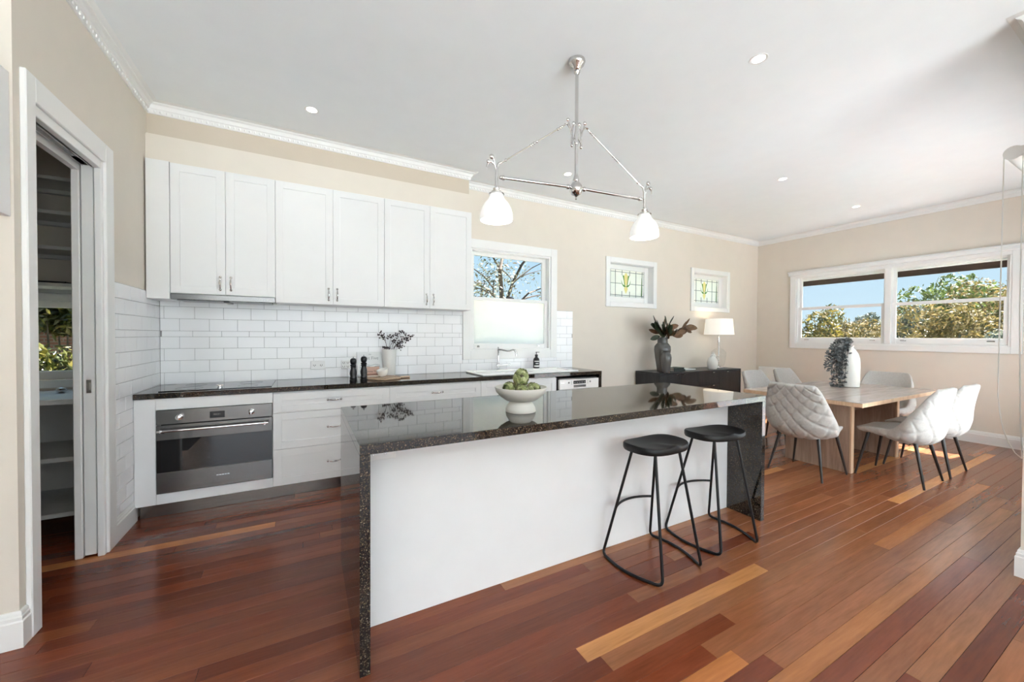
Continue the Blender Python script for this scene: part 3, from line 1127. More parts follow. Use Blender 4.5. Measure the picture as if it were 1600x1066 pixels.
for zz, hh, ww in ((.085, .010, .9), (.058, .008, .5), (.02, .018, 1.0)):
    vs = []
    n = 10
    for i in range(n + 1):
        a = -PI / 2 - .3 + (-ww + 2 * ww * i / n)
        for dz in (0, hh):
            vs.append((q.x + .0406 * math.cos(a), q.y + .0406 * math.sin(a), .936 + zz + dz))
    lb.add(vs, [(2 * i, 2 * i + 2, 2 * i + 3, 2 * i + 1) for i in range(n)])
lb.build('label_print', 'ceramic', sb)

# ---- wall cabinets
YU = 3.93
UC = [(-.932, -.228, -.579, 1.669, 'white double-door wall cabinet above the range hood'),
      (-.228, .686, .227, 1.624, 'white double-door wall cabinet between the range hood cabinet and the window cabinet'),
      (.686, 1.607, 1.143, 1.624, 'white double-door wall cabinet next to the kitchen window')]
for x0, x1, xm, zb, lab in UC:
    o = thing('wall_cabinet', ((x0 + x1) / 2, 4.1, zb), lab, 'cabinet', 'white wall cabinets')
    MB().box(x0 + .002, x1 - (.012 if x1 < 1.6 else .0), YU + .021, YB - .011, zb, 2.694).build('carcass', 'cab', o)
    for a, b, hx in ((x0, xm, xm - .036), (xm, x1, xm + .036)):
        d = shaker(a, b, zb, 2.690, YU, .060).build('door', 'cab', o)
        pull(d, hx, zb + .095, YU, True)
tag(MB().box(XL + .011, -.934, YU - .001, YB - .011, 1.622, 2.694, .0015).build('cabinet_filler', 'cab'), 'tall plain white filler panel between the wall cabinets and the doorway wall', 'panel')
rh = thing('range_hood', (-.58, 4.05, 1.61), 'slim stainless slide-out range hood under the leftmost wall cabinet', 'range hood')
MB().box(-.930, -.230, 3.922, 3.945, 1.622, 1.666, .002).build('front_strip', 'steel', rh)
MB().box(-.925, -.235, 3.946, YB - .014, 1.628, 1.666).build('body', 'steel', rh)
MB().box(-.90, -.60, 3.96, 4.19, 1.618, 1.627, .002).build('filter', 'steel', rh)
MB().box(-.56, -.26, 3.96, 4.19, 1.618, 1.627, .002).build('filter', 'steel', rh)
MB().box(-.60, -.56, 3.97, 4.18, 1.612, 1.627, .002).build('light_strip', 'black', rh)

# ---- wall sockets on the splashback
for (x0, x1, z0, z1, lab, n) in ((.044, .173, 1.004, 1.090, 'white double wall socket on the tiles left of the pepper mills', 2), (.319, .405, 1.002, 1.089, 'white four-way wall socket on the tiles right behind the pepper mills', 4)):
    o = thing('wall_socket', ((x0 + x1) / 2, YB - .01, z0), lab, 'socket', 'splashback sockets')
    MB().box(x0, x1, YB - .022, YB - .0105, z0, z1, .003).build('plate', 'trim', o)
    for i in range(n):
        u = x0 + (x1 - x0) * (.27 if i % 2 == 0 else .73)
        v = (z0 + z1) / 2 if n == 2 else z0 + (z1 - z0) * (.28 if i < 2 else .72)
        MB().box(u - .010, u - .006, YB - .0228, YB - .0215, v - .006, v + .006).box(u + .006, u + .010, YB - .0228, YB - .0215, v - .006, v + .006).box(u - .002, u + .002, YB - .0228, YB - .0215, v - .014, v - .006).build('pin_hole', 'black', o)

# ================================================================== ISLAND
IX0, IX1, IY0, IY1, IT = .185, 2.968, 1.588, 2.490, .917
isl = thing('kitchen_island', (1.575, 2.04, 0), 'long white kitchen island with polished black granite waterfall top', 'kitchen island')
MB().box(IX0, IX1, IY0, IY1, .877, IT, .0015).build('benchtop', 'granite', isl)
for a, b in ((IX0, IX0 + .040), (IX1 - .040, IX1)):
    MB().box(a, b, IY0, IY1, 0, .8765, .0012).build('waterfall_end', 'granite', isl)
ip = MB().box(IX0 + .041, IX1 - .041, 1.8465, 1.866, .001, .8765).build('front_panel', 'islandpanel', isl)
bd = MB().box(IX0 + .041, IX1 - .041, 1.866, 2.43, .001, .8765).build('carcass', 'cab', isl)
for i in range(4):
    a = IX0 + .045 + i * .673
    sd_ = shaker(a, a + .673, .105, .865, 0)
    sd_.xf(Matrix.Translation((0, 2.45, 0)) @ Matrix.Scale(-1, 4, (0, 1, 0)))
    sd_.build('door', 'cab', isl)
so = MB().box(.245, .372, 1.838, 1.847, .772, .842, .002).build('power_outlet', 'trim', isl)
for q in (.272, .326):
    MB().box(q - .004, q + .004, 1.8372, 1.8382, .796, .806).build('switch', 'nickel', so)

# ---- pedestal bowl with artichokes
bx, by = 1.082, 1.900
bw = thing('pedestal_bowl', (bx, by, IT), 'pale grey footed bowl holding artichokes on the island', 'bowl')
MB().lathe([(.084, .0005), (.086, .006), (.083, .022), (.070, .046), (.056, .060), (.040, .064), (0, .064)], (bx, by, IT), 40).build('foot', 'bowl', bw, True)
MB().lathe([(.05, .0635), (.085, .066), (.118, .088), (.140, .112), (.149, .138), (.1485, .141), (.145, .141), (.136, .117), (.112, .094), (.08, .078), (0, .075)], (bx, by, IT), 48).build('dish', 'bowl', bw, True)
MT['artichoke'] = leafmat('artichoke_scale', [(0, (.07, .06, .03)), (.2, (.15, .18, .06)), (.55, (.30, .34, .14)), (.85, (.46, .48, .27)), (1, (.22, .11, .08))], .5, .05)


def artichoke(name, c, r, tilt, label, nring=7, seed=1):
    rg = random.Random(seed)
    t = thing(name, c, label, 'artichoke', 'artichokes in the bowl')
    m = MB().ball((0, 0, 0), (r * .68, r * .68, r * .8), 12, 8)
    MB_ = MB()
    for k in range(nring):
        f = k / (nring - 1)
        z = -.75 + 1.55 * f
        rr = math.sqrt(max(.05, 1 - (z * .82) ** 2)) * .86
        n = max(4, int(9 * rr + 2))
        for j in range(n):
            a = 2 * PI * (j + .5 * (k % 2)) / n + rg.uniform(-.08, .08)
            wv = .62 * rr + .16
            L = .56 - .10 * f
            up = Vector((0, 0, 1))
            out = Vector((math.cos(a), math.sin(a), 0))
            tan = Vector((-math.sin(a), math.cos(a), 0))
            base_ = out * rr * .92 + up * z
            lean = (up * .9 + out * (.42 - 1.0 * f)).normalized()
            nrm = tan.cross(lean)
            pts = []
            for u, w_ in ((0, .7), (.35, 1.0), (.7, .85), (.92, .42), (1.0, .05)):
                cpt = base_ + lean * (L * u) + out * (.06 + .17 * u - .10 * u * u)
                hw = wv * w_ * .5
                pts.append((cpt - tan * hw - out * .10 * w_, cpt + out * .04, cpt + tan * hw - out * .10 * w_))
            vs = [p * r for tr in pts for p in tr]
            fs = []
            for q_ in range(4):
                for s_ in range(2):
                    fs.append((q_ * 3 + s_, q_ * 3 + s_ + 1, q_ * 3 + s_ + 4, q_ * 3 + s_ + 3))
            MB_.add(vs, fs)
    R_ = Matrix.Translation(c) @ Matrix.Rotation(tilt[0], 4, 'X') @ Matrix.Rotation(tilt[1], 4, 'Y')
    m.xf(R_).build('heart', 'artichoke', t, True)
    MB_.xf(R_).build('scales', 'artichoke', t)
    st = MB().tube([(0, 0, -r * 1.15), (0, 0, -r * .7)], [r * .2, r * .26], 8).xf(R_)
    st.build('stem', 'artichoke', t, True)


artichoke('artichoke', (bx + .004, by + .008, IT + .186), .047, (.25, .1), 'large green artichoke on top of the pile in the bowl', seed=1)
artichoke('artichoke', (bx - .066, by + .012, IT + .133), .040, (1.3, -.9), 'green artichoke lying on the left of the bowl', seed=2)
artichoke('artichoke', (bx - .020, by - .052, IT + .128), .036, (1.75, .1), 'artichoke at the front of the bowl with its brown-tipped head to the viewer', seed=3)
artichoke('artichoke', (bx + .060, by - .030, IT + .130), .037, (1.6, .7), 'artichoke lying on the right of the bowl', seed=4)
artichoke('artichoke', (bx + .026, by + .074, IT + .134), .036, (-.8, .5), 'artichoke at the back of the bowl', seed=5)

# ================================================================== PENDANT LIGHT
pc = Vector((1.568, 2.036, CE))
ang = math.radians(-8.2)
pe = thing('island_pendant', pc, 'polished nickel two-arm rise and fall pendant light over the island', 'pendant light')
ux = Vector((math.cos(ang), math.sin(ang), 0))


def pp(u, z, v=0):
    q = Vector((pc.x, pc.y, 0)) + ux * u + Vector((-ux.y, ux.x, 0)) * v
    return (q.x, q.y, z)


ZH = 2.315
MB().lathe([(0, 0), (.052, -.001), (.054, -.012), (.047, -.03), (.028, -.048), (.024, -.062), (.018, -.068), (.021, -.078), (.014, -.092), (0, -.094)], pc, 24).build('ceiling_rose', 'nickel', pe, True)
MB().tube([pp(0, CE - .08), pp(0, 2.40)], .011, 12).build('stem', 'nickel', pe, True)
MB().lathe([(0, -.072), (.006, -.068), (.004, -.055), (.012, -.047), (.030, -.036), (.042, -.015), (.043, .0), (.040, .016), (.028, .036), (.018, .048), (.020, .06), (.012, .09), (.0, .095)], pp(0, ZH), 24).build('hub', 'nickel', pe, True)
fin = MB().lathe([(.013, -.05), (.017, -.035), (.012, -.02), (.019, 0), (.014, .025), (.011, .045)], pp(0, 2.655), 14)
fin.build('collar', 'nickel', pe, True)
for s_ in (-1, 1):
    arm = MB().tube([pp(s_ * .035, ZH + .006), pp(s_ * .525, ZH - .002)], .0095, 12).ball(pp(s_ * .06, ZH + .005), .016, 10, 6).ball(pp(s_ * .505, ZH - .002), .015, 10, 6).ball(pp(s_ * .52, ZH - .002), .012, 10, 6)
    arm.build('arm', 'nickel', pe, True)
    # scrolled leaf brackets
    br = MB()
    br.tube([pp(s_ * .012, 2.655), pp(s_ * .035, 2.61), pp(s_ * .032, 2.60)], .006, 8)
    br.tube([pp(s_ * .034, 2.60), pp(s_ * .034, 2.66), pp(s_ * .045, 2.70), pp(s_ * .068, 2.725), pp(s_ * .085, 2.72)], [.007, .006, .005, .006, .008], 8)
    br.tube([pp(s_ * .036, 2.66), pp(s_ * .03, 2.70), pp(s_ * .022, 2.735)], [.005, .005, .007], 8)
    br.ball(pp(s_ * .034, 2.592), (.010, .010, .012), 8, 6).ball(pp(s_ * .022, 2.738), (.011, .009, .012), 8, 6).ball(pp(s_ * .062, 2.752), (.014, .010, .012), 8, 6).tube([pp(s_ * .05, 2.705), pp(s_ * .062, 2.75)], .005, 6)
    br.build('upper_bracket', 'nickel', pe, True)
    E0 = Vector(pp(s_ * .085, 2.715))
    E1 = Vector(pp(s_ * .515, 2.405))
    rod = MB().tube([E0, E1], .0042, 8)
    for f in (.05, .08, .12, .46, .50, .53, .56, .94):
        rod.ball(E0.lerp(E1, f), .0085, 8, 5)
    rod.build('stay_rod', 'nickel', pe, True)
    ed = MB()
    ed.tube([pp(s_ * .548, 2.245), pp(s_ * .548, 2.30), pp(s_ * .546, 2.36), pp(s_ * .536, 2.395), pp(s_ * .515, 2.407)], [.009, .009, .008, .007, .007], 10)
    ed.tube([pp(s_ * .547, 2.35), pp(s_ * .560, 2.385), pp(s_ * .585, 2.40), pp(s_ * .605, 2.385), pp(s_ * .610, 2.36)], [.006, .006, .006, .005, .004], 8)
    ed.tube([pp(s_ * .552, 2.37), pp(s_ * .562, 2.41), pp(s_ * .575, 2.425)], .005, 8)
    ed.ball(pp(s_ * .578, 2.43), (.018, .012, .016), 8, 6).ball(pp(s_ * .600, 2.398), (.012, .010, .012), 8, 6)
    ed.build('end_bracket', 'nickel', pe, True)
    MB().lathe([(.044, 0), (.048, .003), (.047, .007), (.030, .012), (.031, .020), (.020, .026), (.021, .038), (.012, .048), (.010, .056), (0, .056)], pp(s_ * .548, 2.204), 24).build('gallery', 'nickel', pe, True)
    shp = [(.040, .118), (.042, .105), (.052, .085), (.075, .058), (.090, .030), (.098, .0), (.100, -.030), (.0985, -.042), (.095, -.042), (.097, -.028), (.095, 0), (.087, .030), (.072, .056), (.049, .083), (.039, .103), (.036, .116)]
    sh = MB().lathe(shp, pp(s_ * .548, 2.090), 72, .012, 24)
    MT['opal'] = MT.get('opal')
    if MT['opal'] is None:
        qq = NM('opal_glass_shade')
        qq.b.inputs['Base Color'].default_value = (.95, .94, .92, 1)
        qq.b.inputs['Roughness'].default_value = .25
        gg = qq.n('NewGeometry')
        nzz = qq.n('TexNoise', i_Scale=5)
        qq.l(gg.outputs['Position'], nzz.inputs['Vector'])
        qq.l(qq.ramp(nzz.outputs['Fac'], [(.2, (1, .985, .955)), (.8, (1, .99, .97))]), qq.b.inputs['Emission Color'])
        qq.b.inputs['Emission Strength'].default_value = .22
        MT['opal'] = qq.m
    so_ = sh.build('shade', 'opal', pe, True)
    MB().ball(pp(s_ * .548, 2.115), (.03, .03, .04), 12, 8).build('bulb', 'bulb', so_, True)
    lp = light('pendant_lamp', 'POINT', pp(s_ * .548, 2.03), (0, 0, -1), 1.5, (1, .93, .84), shadow_soft_size=.06)

# ================================================================== DOWNLIGHTS
dls = [((.05, 3.50), 'round recessed ceiling downlight above the wall cabinets'),
       ((2.58, 3.50), 'round recessed ceiling downlight behind the pendant stem'),
       ((2.59, 1.46), 'round recessed ceiling downlight nearest the right front, above the stools'),
       ((4.80, 2.42), 'round recessed ceiling downlight over the near end of the dining table'),
       ((6.69, 2.44), 'round recessed ceiling downlight closest to the dining window')]
for (dx, dy), lab in dls:
    o = thing('downlight', (dx, dy, CE), lab, 'downlight', 'recessed ceiling downlights')
    MB().lathe([(.038, -.001), (.052, -.003), (.054, -.0005), (.038, -.0004)], (dx, dy, CE), 28).build('bezel', 'trim', o, True)
    MB().lathe([(.0, -.0012), (.038, -.0012), (.038, -.0003)], (dx, dy, CE), 28).build('lens', 'lampglow', o)
    light('downlight_lamp', 'SPOT', (dx, dy, CE - .01), (0, 0, -1), 4, (1, .96, .90), spot_size=math.radians(105), spot_blend=.9, shadow_soft_size=.04)

# ================================================================== BAR STOOLS
def make_stool():
    r = thing('bar_stool', (0, 0, 0), 'x', 'bar stool', 'black bar stools at the island')
    A, B, ZT = .202, .148, .728
    seg, rings = 56, 9
    vs, fs = [], []

    def plan(a, f):
        c, s_ = math.cos(a), math.sin(a)
        n = 2.7
        rx = A * math.copysign(abs(c) ** (2 / n), c)
        ry = (B if s_ < 0 else B * .92) * math.copysign(abs(s_) ** (2 / n), s_)
        return rx * f, ry * f

    def top(x, y):
        u, v = x / A, y / B
        dish = -.020 * (1 - min(1, (u * u * .85 + (v - .1) ** 2 * .55)))
        ridge = .012 * math.exp(-(u / .16) ** 2) * max(0, -v + .1)
        side = .004 * u * u - .008 * max(0, -v) * u * u
        return ZT + dish + ridge + side
    fr_ = [0.0] + [i / rings for i in range(1, rings + 1)]
    vs.append((0, 0, top(0, 0)))
    for f in fr_[1:]:
        ff = min(f, .97)
        for k in range(seg):
            x, y = plan(2 * PI * k / seg, ff)
            vs.append((x, y, top(x, y) - (.002 if f == 1 else 0)))
    for ex, zz in ((1.0, ZT - .010), (1.0, ZT - .034), (.975, ZT - .044), (.5, ZT - .045)):
        for k in range(seg):
            x, y = plan(2 * PI * k / seg, ex)
            vs.append((x, y, zz if ex < 1 or zz < ZT - .03 else top(x, y) - .010))
    NR = rings + 4
    for k in range(seg):
        fs.append((0, 1 + k, 1 + (k + 1) % seg))
    for i in range(NR - 1):
        for k in range(seg):
            k2 = (k + 1) % seg
            fs.append((1 + i * seg + k, 1 + (i + 1) * seg + k, 1 + (i + 1) * seg + k2, 1 + i * seg + k2))
    fs.append(tuple(1 + (NR - 1) * seg + k for k in range(seg)))
    MB().add(vs, fs).build('seat', 'stoolseat', r, 50)
    for s_ in (-1, 1):
        P = [(s_ * .105, -.085, .685), (s_ * .172, -.195, .009)]
        n = 10
        runner = []
        for i in range(n + 1):
            t = i / n
            y = -.195 + .40 * t
            x = .172 + .045 * t + .045 * math.sin(PI * t)
            runner.append((s_ * x, y, .009))
        pts = [P[0]] + runner + [(s_ * .105, .075, .685)]
        # fillet only the two bends
        a = fillet([pts[0], pts[1], pts[3]], .042, 7)
        b = fillet([pts[-4], pts[-2], pts[-1]], .042, 7)
        MB().tube(a[:-1] + [Vector(q) for q in pts[3:-3]] + b[1:], .0085, 10).build('leg_loop', 'blackmetal', r, True)
        for yy in (.10, -.13):
            t = (yy + .195) / .40
            x = .172 + .045 * t + .045 * math.sin(PI * t)
            MB().lathe([(.006, -.0087), (.007, -.002), (.005, .0)], (s_ * x, yy, .009), 8).build('glide', 'black', r)
    f = (.685 - .30) / .676
    xa, ya = .105 + (.217 - .105) * f, .075 + (.205 - .075) * f
    pts = []
    for i in range(13):
        t = -1 + i / 6
        pts.append((xa * t, ya + .055 * (1 - t * t), .30))
    MB().tube(pts, .0075, 10).build('footrest', 'blackmetal', r, True)
    MB().box(-.11, .11, -.09, -.07, .676, .684).box(-.11, .11, .065, .085, .676, .684).build('seat_bracket', 'blackmetal', r)
    return r


st = make_stool()
st2 = copy_tree(st)
st.location = (1.842, 1.607, 0)
st.rotation_euler.z = math.radians(3)
st['label'] = 'black bar stool in front, nearer the middle of the island'
st2.location = (2.420, 1.620, 0)
st2.rotation_euler.z = math.radians(-4)
st2['label'] = 'black bar stool half tucked in beside the granite end of the island'

# ================================================================== COUNTER DECOR
def mill(p, lab, h):
    o = thing('pepper_mill', (p[0], p[1], .917), lab, 'pepper mill', 'black pepper mills')
    k = h / .24
    MB().lathe([(.028, 0), (.030, .004), (.030, .030), (.026, .034), (.029, .040), (.029, .050), (.025, .058), (.030, .085), (.028, .105), (.021, .130), (.021, .140), (.026, .146), (.021, .152), (.026, .158), (.026, .164), (.019, .170), (0, .172)], (p[0], p[1], .9172), 24).xf(Matrix.Translation((0, 0, .9172)) @ Matrix.Scale(k, 4, (0, 0, 1)) @ Matrix.Translation((0, 0, -.9172))).build('body', 'black', o, True)
    z = .9172 + .172 * k
    MB().lathe([(.020, 0), (.024, .006), (.027, .022), (.026, .038), (.018, .050), (.006, .054), (.0, .054)], (p[0], p[1], z), 20).build('head', 'black', o, True)
    MB().lathe([(.004, 0), (.004, .006), (.006, .009), (.004, .014), (0, .015)], (p[0], p[1], z + .054), 10).build('finial', 'chrome', o, True)


q = atz(552, 598.5, .917)
mill((q.x, q.y), 'shorter black pepper mill standing left of the cookbook', .235)
q = atz(568.5, 597.5, .917)
mill((q.x, q.y), 'taller black pepper mill standing in front of the cookbook', .255)
MT['bookwhite'] = plain('pale_book_cover', srgb(225, 228, 228), .4, var=.03)
MT['paper'] = plain('book_pages', srgb(225, 218, 205), .8, var=.05, scale=90)
MT['bookgrey'] = plain('grey_print', srgb(150, 156, 158), .5)
MT['bookrust'] = plain('rust_book_cover', srgb(150, 104, 84), .45, var=.08)
MT['bookpink'] = plain('clay_book_cover', srgb(196, 160, 142), .45, var=.04)
MT['board'] = wood('light_timber_board', srgb(150, 120, 95), srgb(205, 180, 155), .5, 'X', bump=.05)
MT['booksage'] = plain('dark_green_book_cover', srgb(52, 58, 54), .5, var=.06)
# serving board
bq = atz(602, 592, .917)
o = tag(MB().lathe([(.155, 0), (.16, .004), (.16, .014), (.155, .018), (0, .018)], (bq.x - .01, 3.915, .9172), 40).box(bq.x + .12, bq.x + .24, 3.89, 3.94, .918, .934, .005).build('serving_board', 'board', smooth=30), 'round timber serving board with a short handle under the clay bowl', 'board')
SBZ = .9172 + .0185
# upright cookbook with clear leaning angle
cb = thing('cookbook', (.50, 4.19, .917), 'pale cookbook with grey lettering leaning upright against the tiles', 'book')
tilt = Matrix.Translation((0, 4.175, .9175)) @ Matrix.Rotation(math.radians(-9), 4, 'X') @ Matrix.Translation((0, -4.175, -.9175))
bl, br_ = aty(558, 580, 4.19).x, aty(598, 580, 4.19).x
bt = .255
MB().box(bl, br_, 4.172, 4.175, .918, .918 + bt, .001).box(bl, br_, 4.193, 4.196, .918, .918 + bt, .001).box(bl, bl + .003, 4.173, 4.195, .918, .918 + bt).xf(tilt).build('cover', 'bookwhite', cb)
MB().box(bl + .004, br_ - .004, 4.1752, 4.1928, .921, .915 + bt).xf(tilt).build('pages', 'paper', cb)
tn = tilt.to_3x3() @ Vector((0, -1, 0))
for body, sz, fx, fz in (('st Five', .046, .60, .74), ('the', .020, .5, .90)):
    loc = tilt @ Vector((bl + (br_ - bl) * fx, 4.1713, .918 + bt * fz))
    text_on('title_lettering', body, sz, loc, tn, 'bookgrey', cb)
pic = MB()
for i in range(5):
    z0 = .918 + bt * (.12 + .085 * i)
    pts = [(bl + (br_ - bl) * (.1 + .8 * j / 12), z0 + .006 * math.sin(j * 1.1 + i)) for j in range(13)]
    poly_ = pts + [(a, b + .004 + .003 * (i % 2)) for a, b in pts[::-1]]
    pic.prism(poly_, 'y', 4.1712, 4.1719)
pic.xf(tilt).build('cover_picture', 'bookgrey', cb)
# clay coloured book under it
b2 = thing('clay_book', (.62, 4.10, .917), 'clay coloured cookbook propped upright behind the white cup', 'book')
tilt2 = Matrix.Translation((0, 4.105, SBZ)) @ Matrix.Rotation(math.radians(-14), 4, 'X') @ Matrix.Translation((0, -4.105, -SBZ))
c0, c1 = aty(570, 585, 4.10).x, aty(593, 585, 4.10).x
hh = .088
MB().box(c0, c1, 4.100, 4.1025, SBZ, SBZ + hh, .0008).box(c0, c1, 4.1145, 4.117, SBZ, SBZ + hh, .0008).xf(tilt2).build('cover', 'bookpink', b2)
MB().box(c0 + .003, c1 - .003, 4.1027, 4.1143, SBZ + .001, SBZ + hh - .003).xf(tilt2).build('pages', 'paper', b2)
text_on('title_lettering', 'mma Tree', .026, tilt2 @ Vector((c0 + (c1 - c0) * .58, 4.0995, SBZ + hh * .45)), tilt2.to_3x3() @ Vector((0, -1, 0)), 'booksage', b2)
b3 = thing('rust_book', (.60, 3.96, SBZ), 'rust brown book lying flat on the serving board', 'book')
c0, c1 = aty(570, 592, 3.96).x, aty(594, 592, 3.96).x
MB().box(c0, c1, 3.93, 4.07, SBZ + .001, SBZ + .004, .001).box(c0, c1, 3.93, 4.07, SBZ + .017, SBZ + .020, .001).box(c0, c0 + .003, 3.93, 4.07, SBZ + .001, SBZ + .020).build('cover', 'bookrust', b3)
MB().box(c0 + .004, c1 - .003, 3.933, 4.067, SBZ + .0042, SBZ + .0168).build('pages', 'paper', b3)
# small tilted white bowl
p = aty(599.5, 590, 3.915)
o = tag(MB().lathe([(.022, .0), (.030, .003), (.046, .022), (.053, .048), (.054, .068), (.051, .068), (.049, .048), (.040, .024), (0, .010)], (0, 0, 0), 28).xf(Matrix.Translation((p.x, 3.93, SBZ + .006)) @ Matrix.Rotation(math.radians(-14), 4, 'Y') @ Matrix.Rotation(math.radians(8), 4, 'X')).build('white_cup', 'cup', smooth=True), 'small tilted white cup on the serving board in front of the tall white vase', 'cup')
# tall white vessel with berry twigs
p = aty(608, 586, 4.15)
tv = thing('tall_vase', (p.x, 4.15, .917), 'tall white cylindrical vase with dark berry twigs by the splashback', 'vase')
MB().lathe([(.060, 0), (.062, .004), (.068, .15), (.074, .275), (.074, .280), (.069, .280), (.066, .20), (.056, .012), (0, .010)], (p.x, 4.15, .9175), 32).build('vessel', 'matte', tv, True)
MT['berry'] = plain('dark_purple_berries', (.030, .011, .015), .45, var=.5, scale=80)
MT['twig'] = plain('dark_twig', (.05, .035, .03), .7)
tips = [(-.075, .155, -.01), (-.045, .125, .02), (.02, .135, 0), (.075, .145, -.02), (.135, .18, .0), (.16, .12, .02), (.11, .085, -.03), (.215, .14, 0), (.19, .105, -.02), (.09, .05, 0), (.12, .02, .01), (-.05, .02, -.02), (-.01, .01, .0), (.05, .09, .02)]
tw = MB()
be = MB()
rg = random.Random(3)
for (dx, dz, dy) in tips:
    a = Vector((p.x + rg.uniform(-.03, .04), 4.15 + rg.uniform(-.02, .02), 1.10))
    b = Vector((p.x + dx, 4.14 + dy, 1.197 + dz))
    mid = a.lerp(b, .5) + Vector((-dx * .15, 0, .03))
    tw.tube([a, mid, b], [.0022, .0018, .0012], 5)
    for j in range(13):
        c = b + Vector((rg.gauss(0, .018), rg.gauss(0, .014), rg.gauss(0, .014)))
        be.ball(c, rg.uniform(.0055, .0085), 6, 4)
        if j % 3 == 0:
            tw.tube([b, c], .0009, 4)
tw.build('twigs', 'twig', tv, True)
be.build('berries', 'berry', tv, True)['kind'] = 'stuff'

# ================================================================== SIDEBOARD AND ITS DECOR
SX0, SX1, SYF, SYB, SZ = 4.403, 6.315, 3.770, 4.222, .825
sbd = thing('sideboard', (5.36, 4.0, 0), 'low black timber sideboard against the dining back wall', 'sideboard')
MB().box(SX0, SX1, SYF, SYB, SZ - .024, SZ, .0015).build('top', 'blackwood', sbd)
MB().box(SX0, SX0 + .024, SYF, SYB, .08, SZ - .0245, .001).build('side_panel', 'blackwood', sbd)
MB().box(SX1 - .024, SX1, SYF, SYB, .08, SZ - .0245, .001).build('side_panel', 'blackwood', sbd)
MB().box(SX0 + .024, SX1 - .024, SYF + .03, SYB, .08, SZ - .025).build('carcass', 'blackwood', sbd)
MB().box(SX0 + .05, SX1 - .05, SYF + .06, SYB - .03, 0, .08).build('plinth', 'blackwood', sbd)


def tab(par, x, z):
    MB().box(x - .022, x + .022, SYF - .016, SYF + .004, z - .004, z + .002, .001).box(x - .022, x + .022, SYF - .016, SYF - .013, z - .012, z + .002, .001).build('tab_handle', 'chrome', par)


for a, b, hx in ((4.430, 4.838, 4.765), (4.842, 5.250, 4.915)):
    d = MB().box(a, b, SYF + .004, SYF + .024, .086, SZ - .028, .0015).build('door', 'blackwood', sbd)
    tab(d, hx, SZ - .026)
for z0, z1 in ((.60, SZ - .028), (.345, .596), (.086, .341)):
    d = MB().box(5.254, 5.760, SYF + .004, SYF + .024, z0, z1, .0015).build('drawer', 'blackwood', sbd)
    tab(d, 5.590, z1 + .002)
d = MB().box(5.764, 6.288, SYF + .004, SYF + .024, .086, SZ - .028, .0015).build('door', 'blackwood', sbd)
tab(d, 5.945, SZ - .026)
# tall grey vase + the smaller one in front
MT['magnolia_top'] = plain('magnolia_leaf_green', (.030, .040, .020), .28, var=.35, scale=25)
MT['magnolia_under'] = plain('magnolia_leaf_brown', (.16, .085, .040), .6, var=.30, scale=25)
vp = Vector((4.690, 3.975, SZ))
vz = thing('grey_vase', vp, 'tall dark grey glazed vase with magnolia leaves on the sideboard', 'vase')
MB().lathe([(.072, 0), (.076, .004), (.082, .06), (.104, .20), (.118, .32), (.114, .375), (.088, .41), (.074, .425), (.072, .475), (.080, .50), (.080, .508), (.072, .508), (.066, .48), (.06, .44), (0, .42)], (vp.x, vp.y, SZ + .0005), 32).build('vessel', 'greyvase', vz, True)
v2 = (4.560, 3.797)
o = tag(MB().lathe([(.046, 0), (.050, .004), (.054, .04), (.068, .14), (.074, .20), (.066, .242), (.050, .262), (.050, .275), (.060, .288), (.060, .294), (.052, .294), (.042, .27), (0, .25)], (0, 0, 0), 28).xf(Matrix.Translation((v2[0], v2[1], SZ + .0008)) @ Matrix.Scale(1.08, 4, (0, 0, 1))).build('small_grey_vase', 'greyvase', smooth=True), 'smaller dark grey glazed vase standing in front of the tall one', 'vase')


def leaf(name, base_, tip, width, mat, parent, roll=0, curl=.06):
    a = Vector(base_)
    b = Vector(tip)
    d = (b - a)
    L = d.length
    d.normalize()
    s_ = d.cross(Vector((.2, -1, .3))).normalized()
    s_ = (Matrix.Rotation(roll, 3, d) @ s_)
    n = s_.cross(d)
    vs = []
    U = (0, .12, .3, .5, .7, .88, 1)
    W = (.08, .55, .9, 1.0, .9, .55, .05)
    for u, w_ in zip(U, W):
        c = a + d * (L * u) + n * (-curl * L * math.sin(u * PI))
        for s in (-1, 0, 1):
            vs.append(c + s_ * (s * w_ * width / 2) + n * (abs(s) * w_ * width * .16))
    fs = []
    for i in range(len(U) - 1):
        for s in range(2):
            fs.append((i * 3 + s, i * 3 + s + 1, i * 3 + s + 4, i * 3 + s + 3))
    m = len(vs)
    vs2 = [Vector(v) - n * .0015 for v in vs]
    fs2 = [tuple(m + i for i in f[::-1]) for f in fs]
    bm_ = MB().add(vs, fs).add(vs2, [tuple(i - m for i in f) for f in fs2])
    return bm_.build(name, mat, parent, 'all')


